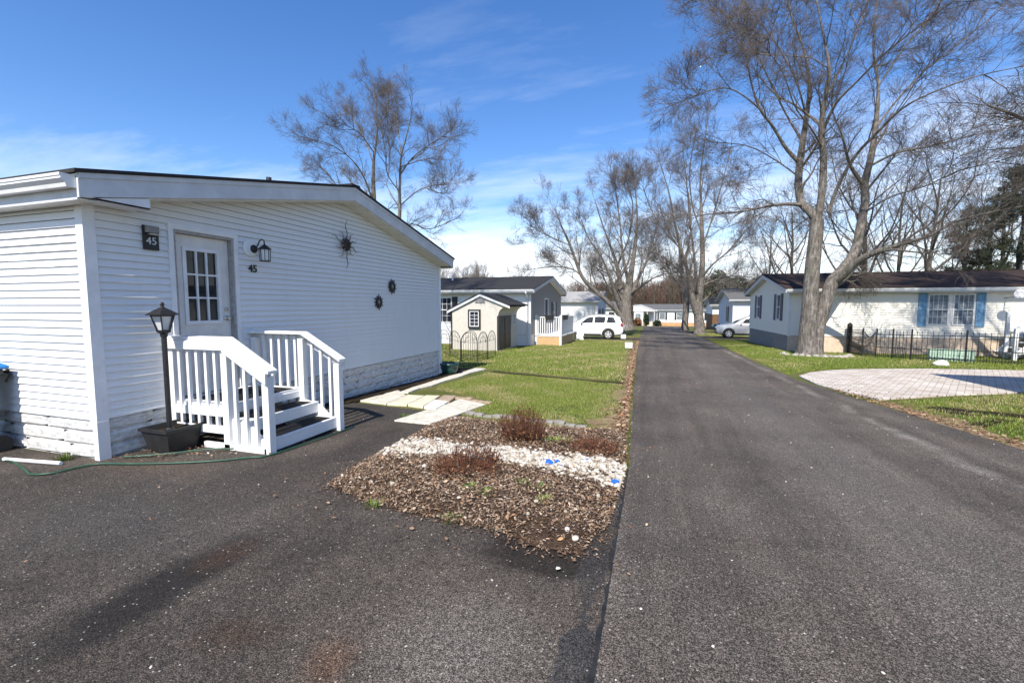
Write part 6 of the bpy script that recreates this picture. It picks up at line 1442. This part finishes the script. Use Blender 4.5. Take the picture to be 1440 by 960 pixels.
# two maples on the right verge
YR = 46.0; p0 = at(983,467,YR); locR = (float(p0[0]), YR, float(p0[2])-0.05)
right = [
 [(984,469,28,0),(984,460,23,0),(982,440,20,0),(983,420,17,0),(986,395,13,0),(988,360,11,0.3),(987,325,9.5,0.5),(986,290,8,0.8),(985,250,6,1),(990,205,4,1.2),(995,170,2,1.4)],
 [(980,440,17,-0.1),(974,420,13,-0.4),(971,398,11,-0.7),(966,378,9,-1),(958,350,7,-1.4),(950,315,5.5,-1.8),(942,275,4,-2.2),(930,235,2,-2.6)],
 [(976,415,10,0.2),(978,385,8,0.8),(975,350,7,1.3),(970,310,5.5,1.8),(966,260,4,2.2),(960,210,2,2.6)],
 [(987,390,8,0),(1002,372,6,-0.6),(1022,355,5,-1.2),(1040,335,3,-1.8),(1056,318,2,-2.4)],
 [(987,350,7,0.3),(998,318,6,1.0),(1008,285,4.5,1.6),(1020,240,3,2.2),(1028,205,1.8,2.6)],
 [(986,402,6,0),(1005,394,5,0.6),(1030,388,3.5,1.2),(1055,390,2,1.6)],
 [(971,400,6,-0.7),(952,378,5,-1.6),(930,360,4,-2.4),(905,350,2.5,-3.2)],
 [(988,330,6,0.5),(974,290,5,0),(970,240,4,-0.6),(978,190,2.2,-1.0)],
 [(958,350,5,-1.4),(938,330,4,-2.4),(918,300,3,-3.2),(905,265,1.8,-3.8)],
]
LR_ = px_limbs(YR, locR, right, 0.62, 0.6)
make_tree('maple_tree', 'tall bare maple with forking pale trunk on the right grass verge', locR, LR_, LV(6,6,6,3,2.0,0.07,1.1,1.0), ('bark','twig'), 41, extra=7, extra_trop=0.04, esc=1.05)
YS = 56.0; p0 = at(963,462,YS); locS = (float(p0[0]), YS, float(p0[2])-0.05)
slim = [
 [(963,464,18,0),(963,455,14,0),(965,430,13,0),(963,405,11,0),(958,375,9,-0.3),(955,345,7,-0.6),(948,310,5,-0.9),(940,270,3,-1.2)],
 [(964,415,8,0),(950,395,6,0.8),(935,378,4.5,1.6),(915,362,2.5,2.4)],
 [(958,378,7,-0.3),(968,345,5,0.6),(972,310,4,1.2),(968,270,2,1.8)],
 [(956,350,5,-0.6),(940,325,4,-1.6),(928,290,2.5,-2.4)],
]
LS_ = px_limbs(YS, locS, slim, 0.62, 0.6)
make_tree('maple_tree', 'slimmer bare maple directly left of the forking one on the right verge', locS, LS_, LV(6,6,6,3,2.2,0.07,1.2,1.0), ('bark','twig'), 51, extra=5, extra_trop=0.05, esc=1.1)
# pair of stems behind the white home
YH = 18.5; p0 = at(548,470,YH); locH = (float(p0[0]), YH, g(YH))
house_t = [
 [(538,520,26,0),(536,440,22,0),(532,360,15,0),(528,305,11,0),(525,262,9.5,0),(526,222,7.5,0.1),(530,192,6,0.2),(530,162,4.5,0.3),(526,132,2.5,0.4)],
 [(540,450,14,0),(552,390,12,-0.2),(559,340,10,-0.3),(562,300,9,-0.4),(562,262,7.5,-0.5),(564,222,6,-0.6),(571,194,4.5,-0.8),(578,165,3,-1.0)],
 [(527,290,7,0),(512,250,5.5,-0.6),(495,225,4.5,-1.1),(468,205,3,-1.7),(440,196,2,-2.2)],
 [(526,235,5,0.1),(515,200,4,0.8),(500,170,3,1.4),(488,145,2,1.9)],
 [(531,180,4,0.2),(545,160,3.5,0.9),(554,138,2,1.5)],
 [(563,245,5,-0.5),(580,222,4.5,-1.1),(602,205,3.5,-1.7),(625,190,2,-2.2)],
 [(562,290,5,-0.4),(585,270,4,-1.0),(605,262,3,-1.6),(628,258,1.8,-2.1)],
 [(564,220,4,-0.6),(560,180,3.5,0.2),(556,150,2,0.9)],
 [(561,325,5,-0.3),(580,315,4,0.6),(605,322,2.8,1.4),(640,308,1.6,2.0)],
 [(530,310,5,0),(518,275,4,0.9),(500,262,3,1.7),(480,240,2,2.3)],
 [(545,255,4,0),(548,225,3.5,0.4),(546,195,2.8,0.7),(544,160,1.8,1.0)],
 [(563,235,4,-0.5),(592,225,3.2,0.3),(612,220,2.4,1.0),(626,205,1.6,1.6)],
 [(562,270,4,-0.4),(545,245,3.5,-1.2),(542,215,2.8,-1.8),(536,180,1.8,-2.2)],
 [(528,300,4,0),(505,285,3.2,-0.8),(482,270,2.4,-1.5),(462,245,1.6,-2)],
 [(526,215,4,0.1),(508,190,3.5,-0.8),(490,178,2.5,-1.5),(470,170,1.6,-2)],
]
LH_ = px_limbs(YH, locH, house_t, 0.62, 0.6)
make_tree('bare_tree', 'twin stemmed bare tree rising behind the roof of the white home', locH, LH_, LV(6,6,5,3,1.2,0.06,0.58,0.9), ('bark','twig_red'), 61, extra=6, extra_trop=0.03, esc=0.46)
# tree just off the right edge whose drooping branches hang into the picture
locO = (16.4, 19.0, g(19.0))
def auto_limbs(r, Hh, r0, nst=5, spread=0.35, droop=0.0, clear=0.25):
    out = []; n = 9; P_ = np.zeros((n,3)); 
    for k in range(1, n): P_[k] = P_[k-1]+np.array([r.randn()*0.03*Hh/8, r.randn()*0.03*Hh/8, Hh*0.8/(n-1)])
    R_ = r0*np.linspace(1,0.22,n); R_[0] *= 1.35; out.append((P_, R_))
    for i in range(nst):
        t = clear+(0.9-clear)*(i+r.rand()*0.6)/nst; f = t*(n-1); j = min(int(f),n-2); b0 = P_[j]+(P_[j+1]-P_[j])*(f-j); a = i*2.4+r.uniform(-.4,.4)
        Ln = Hh*(0.55-0.25*t)*r.uniform(0.8,1.15); d = norm(np.array([math.cos(a)*spread*2, math.sin(a)*spread*2, 0.9-droop])); Q = [b0]; m_ = 8
        for k in range(m_): Q.append(Q[-1]+d*Ln/m_); d = norm(d+np.array([0,0,0.10-droop*0.5])+r.randn(3)*0.09)
        out.append((np.array(Q), np.interp(np.arange(m_+1), [0,m_], [R_[j]*0.6, R_[j]*0.12])))
    return out
r_ = np.random.RandomState(5)
make_tree('maple_tree', 'bare maple off the right edge whose branches hang in the upper right corner', locO, auto_limbs(r_, 15, 0.36, 13, 0.6, 0.1, 0.28), LV(6,6,6,3,2.6,-0.01,1.0), ('bark_dark','twig_red'), 71, extra=5, extra_trop=-0.02, esc=1.2)
# trees beyond the homes: a few grown kinds, each copied
def ground_at(px, Y): p = at(px, 440, Y); return (float(p[0]), Y, g(Y))
kinds = []
for s, (Hh, r0, ns, sp, mt) in enumerate(((15,0.22,9,0.30,('bark_dark','twig')),(13,0.17,8,0.24,('bark_dark','twig_grey')),(17,0.26,11,0.45,('bark_dark','twig')))):
    r_ = np.random.RandomState(80+s)
    kinds.append(make_tree('bare_tree', 'x', (0,0,-50), auto_limbs(r_, Hh, r0, ns, sp, 0.0, 0.25), LV(6,5,4,2,3.0,0.09,1.4,1.2), mt, 90+s, group='bare trees behind the homes'))
used = [False]*3
spots = [(1078,50,0,0.75,'behind the roof of the pale blue home'),(1110,44,2,0.78,'over the left roof peak of the cream home'),(1215,40,2,0.9,'behind the right fork of the big maple'),(1262,46,0,0.95,'over the roof left of the blue shutters'),
         (1300,38,2,0.80,'over the roof above the left blue shutter'),(1352,46,1,0.9,'between the dark pines on the right'),(1405,44,2,0.85,'over the roof near the right edge of the picture'),
         (1040,74,1,0.8,'far behind the pale blue home'),(1018,84,1,0.75,'just right of the two verge maples far away')]
for i, (px, Y, k, sc, where) in enumerate(spots):
    p = ground_at(px, Y); lb = 'grey bare tree '+where
    if not used[k]: kinds[k].location = p; kinds[k].rotation_euler = (0,0,i*1.3); kinds[k].scale = (sc,)*3; kinds[k]['label'] = lb; used[k] = True
    else: dup(kinds[k], p, i*1.3, lb, (sc,)*3)
# clump of slender upright trees behind the grey gabled home
r_ = np.random.RandomState(99)
sl_ = make_tree('slender_tree', 'x', (0,0,-50), auto_limbs(r_, 11, 0.12, 9, 0.12, 0.0, 0.15), LV(7,6,4,2,2.6,0.16,1.3,1.5), ('bark_dark','twig_grey'), 101, group='slender trees behind the grey gabled home')
for i, (px, Y, sc) in enumerate(((632,52,0.62),(645,58,0.72),(655,54,0.68),(664,60,0.78),(673,57,0.74),(680,62,0.78),(618,50,0.66))):
    lb = 'slender pale bare tree in the clump above the charcoal roof'
    p = ground_at(px, Y)
    if i == 0: sl_.location = p; sl_.scale = (sc,)*3; sl_['label'] = lb
    else: dup(sl_, p, i*1.9, lb, (sc,)*3)
# dark pines on the right
def pine(label, px, Y, Hh, seed):
    r = np.random.RandomState(seed); p = ground_at(px, Y); T = thing('pine_tree', label, 'tree', p, group='dark pines behind the cream home')
    mb = MB(); n = 8; mb.tube([(r.randn()*0.05, r.randn()*0.05, Hh*k/(n-1)-0.2) for k in range(n)], list(np.linspace(0.24,0.05,n)), 8); mb.build('trunk', 'bark_dark', T, smooth=True)
    lines = []; C = []
    for i in range(70):
        t = r.uniform(0.35,1.0); z = Hh*t; a = r.uniform(0,2*PI); Ln = Hh*0.26*(1.12-t)**0.7*r.uniform(0.6,1.1); P_ = [np.array([0,0,z])]; d = np.array([math.cos(a), math.sin(a), 0.15])
        for k in range(5): P_.append(P_[-1]+d*Ln/5); d = norm(d+np.array([0,0,0.02])+r.randn(3)*0.12)
        lines.append((np.array(P_), np.linspace(0.04,0.012,6)))
        for q in range(22):
            k = r.uniform(1.5,5); j = min(int(k),4); C.append(P_[j]*(1-(k-j))+P_[j+1]*(k-j)+r.randn(3)*0.16)
    V, Fq = tube_arrays(lines, 4); fast_mesh('boughs', V, Fq, 'bark_dark', T)
    C = np.array(C); m_ = len(C); rep = 14; C = np.repeat(C, rep, 0); d = norm(r.randn(len(C),3)+np.array([0,0,0.35]))*r.uniform(0.12,0.26,(len(C),1)); w_ = norm(np.cross(d, r.randn(len(C),3)))*0.012
    V = np.concatenate([C-w_, C+w_, C+d+w_*0.4, C+d-w_*0.4]); i = np.arange(len(C)); cc = np.array([(0.020,0.034,0.016),(0.035,0.052,0.022),(0.05,0.06,0.028),(0.07,0.05,0.03)])[r.choice(4,len(C),p=[.4,.35,.17,.08])]
    fast_mesh('crown', V, np.stack([i,i+len(C),i+2*len(C),i+3*len(C)],1), 'needles', T, tint=cc)
pine('dark pine with bare lower trunk just left of the right picture edge', 1425, 37, 11.0, 1); pine('dark pine standing between two others over the cream roof', 1384, 42, 10.5, 2); pine('dark pine leftmost of the three over the cream roof', 1350, 48, 11.0, 3)
# far wood closing the view: one brownish mass of trunks and twigs
r = np.random.RandomState(77)
def far_wood():
    VV, FF, CC = [], [], []; off = 0
    def addq(V, Fq, c):
        nonlocal off
        VV.append(V); FF.append(Fq+off); CC.append(np.broadcast_to(c, (len(Fq),3)) if np.ndim(c) == 1 else c); off += len(V)
    n = 900; X = np.concatenate([r.uniform(-75,60,420), r.uniform(-22,26,330), r.uniform(-20,90,150)]); Y = r.uniform(100,150,n)
    pal = np.array([(0.10,0.062,0.045),(0.13,0.085,0.06),(0.085,0.065,0.05),(0.15,0.085,0.05),(0.05,0.06,0.03)])
    for i in range(n):
        Hh = r.uniform(5.5,9.0)+(Y[i]-98)*0.05+(1.5 if 2 < X[i] < 16 else 0); z0 = g(Y[i]); b0 = np.array([X[i],Y[i],z0]); 
        P_ = np.array([b0, b0+[0,0,Hh*0.5], b0+[r.randn()*0.3,r.randn()*0.3,Hh]])[None]; V, Fq = tube_block(P_, np.array([[0.14,0.1,0.03]]), 4); c = pal[r.choice(5,p=[.3,.25,.25,.13,.07])]; addq(V, Fq, np.array([0.10,0.085,0.07]))
        m_ = 170; t = r.uniform(0.08,1.0,m_); a = r.uniform(0,2*PI,m_); R = Hh*0.33*np.sqrt(r.rand(m_))*(1.15-t*0.7); A = b0+np.stack([np.cos(a)*R*0.5, np.sin(a)*R*0.5, Hh*t],1); d = np.stack([np.cos(a)*0.5, np.sin(a)*0.5, np.ones(m_)*0.9],1)*r.uniform(0.5,1.3,(m_,1))+r.randn(m_,3)*0.25; w_ = norm(np.cross(d, r.randn(m_,3)))*0.034
        k = np.arange(m_); addq(np.concatenate([A-w_,A+w_,A+d+w_*0.4,A+d-w_*0.4]), np.stack([k,k+m_,k+2*m_,k+3*m_],1), np.clip(c*(1+0.25*r.randn(m_,1)),0.01,0.4))
    o = fast_mesh('far_wood', np.concatenate(VV), np.concatenate(FF), 'needles', tint=np.concatenate(CC)); o['kind'] = 'stuff'
far_wood()
# rust brown hedge shrubs in front of the far home and evergreen behind it
def bushy(name, label, x, y, R, Hh, n, cols, seed, group, cat='shrub', leaf=0.1):
    r = np.random.RandomState(seed); T = thing(name, label, cat, (x,y,g(y)), group=group); lines = []
    for i in range(10): a = r.uniform(0,2*PI); lines.append((np.array([[0,0,0],[math.cos(a)*R*0.3,math.sin(a)*R*0.3,Hh*0.45],[math.cos(a)*R*0.6,math.sin(a)*R*0.6,Hh*0.85]]), np.array([0.03,0.02,0.01])))
    V, Fq = tube_arrays(lines, 4); fast_mesh('stems', V, Fq, 'bark_dark', T)
    u = norm(r.randn(n,3)); q = r.rand(n)**0.4; C = u*q[:,None]*np.array([R,R,Hh*0.5])*(1+0.2*np.sin(u[:,0:1]*5+u[:,2:3]*4))+np.array([0,0,Hh*0.52]); a_ = r.randn(n,3)*leaf; b_ = r.randn(n,3)*leaf
    V = np.concatenate([C-a_,C+b_,C+a_,C-b_]); k = np.arange(n); cc = np.clip(np.array(cols)[r.choice(len(cols),n)]*(1+0.2*r.randn(n,1)),0.005,0.5); fast_mesh('foliage', V, np.stack([k,k+n,k+2*n,k+3*n],1), 'needles', T, tint=cc)
rust = [(0.17,0.07,0.035),(0.12,0.06,0.03),(0.22,0.11,0.05)]; ever = [(0.02,0.035,0.016),(0.03,0.05,0.02)]
bushy('shrub', 'rusty brown shrub under the sunroom window of the far home', -2.7, 81.6, 0.8, 1.3, 500, rust, 1, 'shrubs before the far home'); bushy('shrub', 'dark upright evergreen shrub left of the far home door', -1.2, 81.8, 0.45, 2.1, 500, ever, 2, 'shrubs before the far home'); bushy('shrub', 'low dark green shrub right of the far home door', 0.6, 81.7, 0.7, 1.0, 500, ever, 3, 'shrubs before the far home')
bushy('cedar_tree', 'broad dark evergreen behind the pale blue home and the verge maples', 12.2, 88, 4.2, 9.5, 7000, [(0.028,0.042,0.018),(0.045,0.055,0.022),(0.02,0.03,0.014)], 4, None, 'tree', 0.16)
bpy.context.view_layer.update()
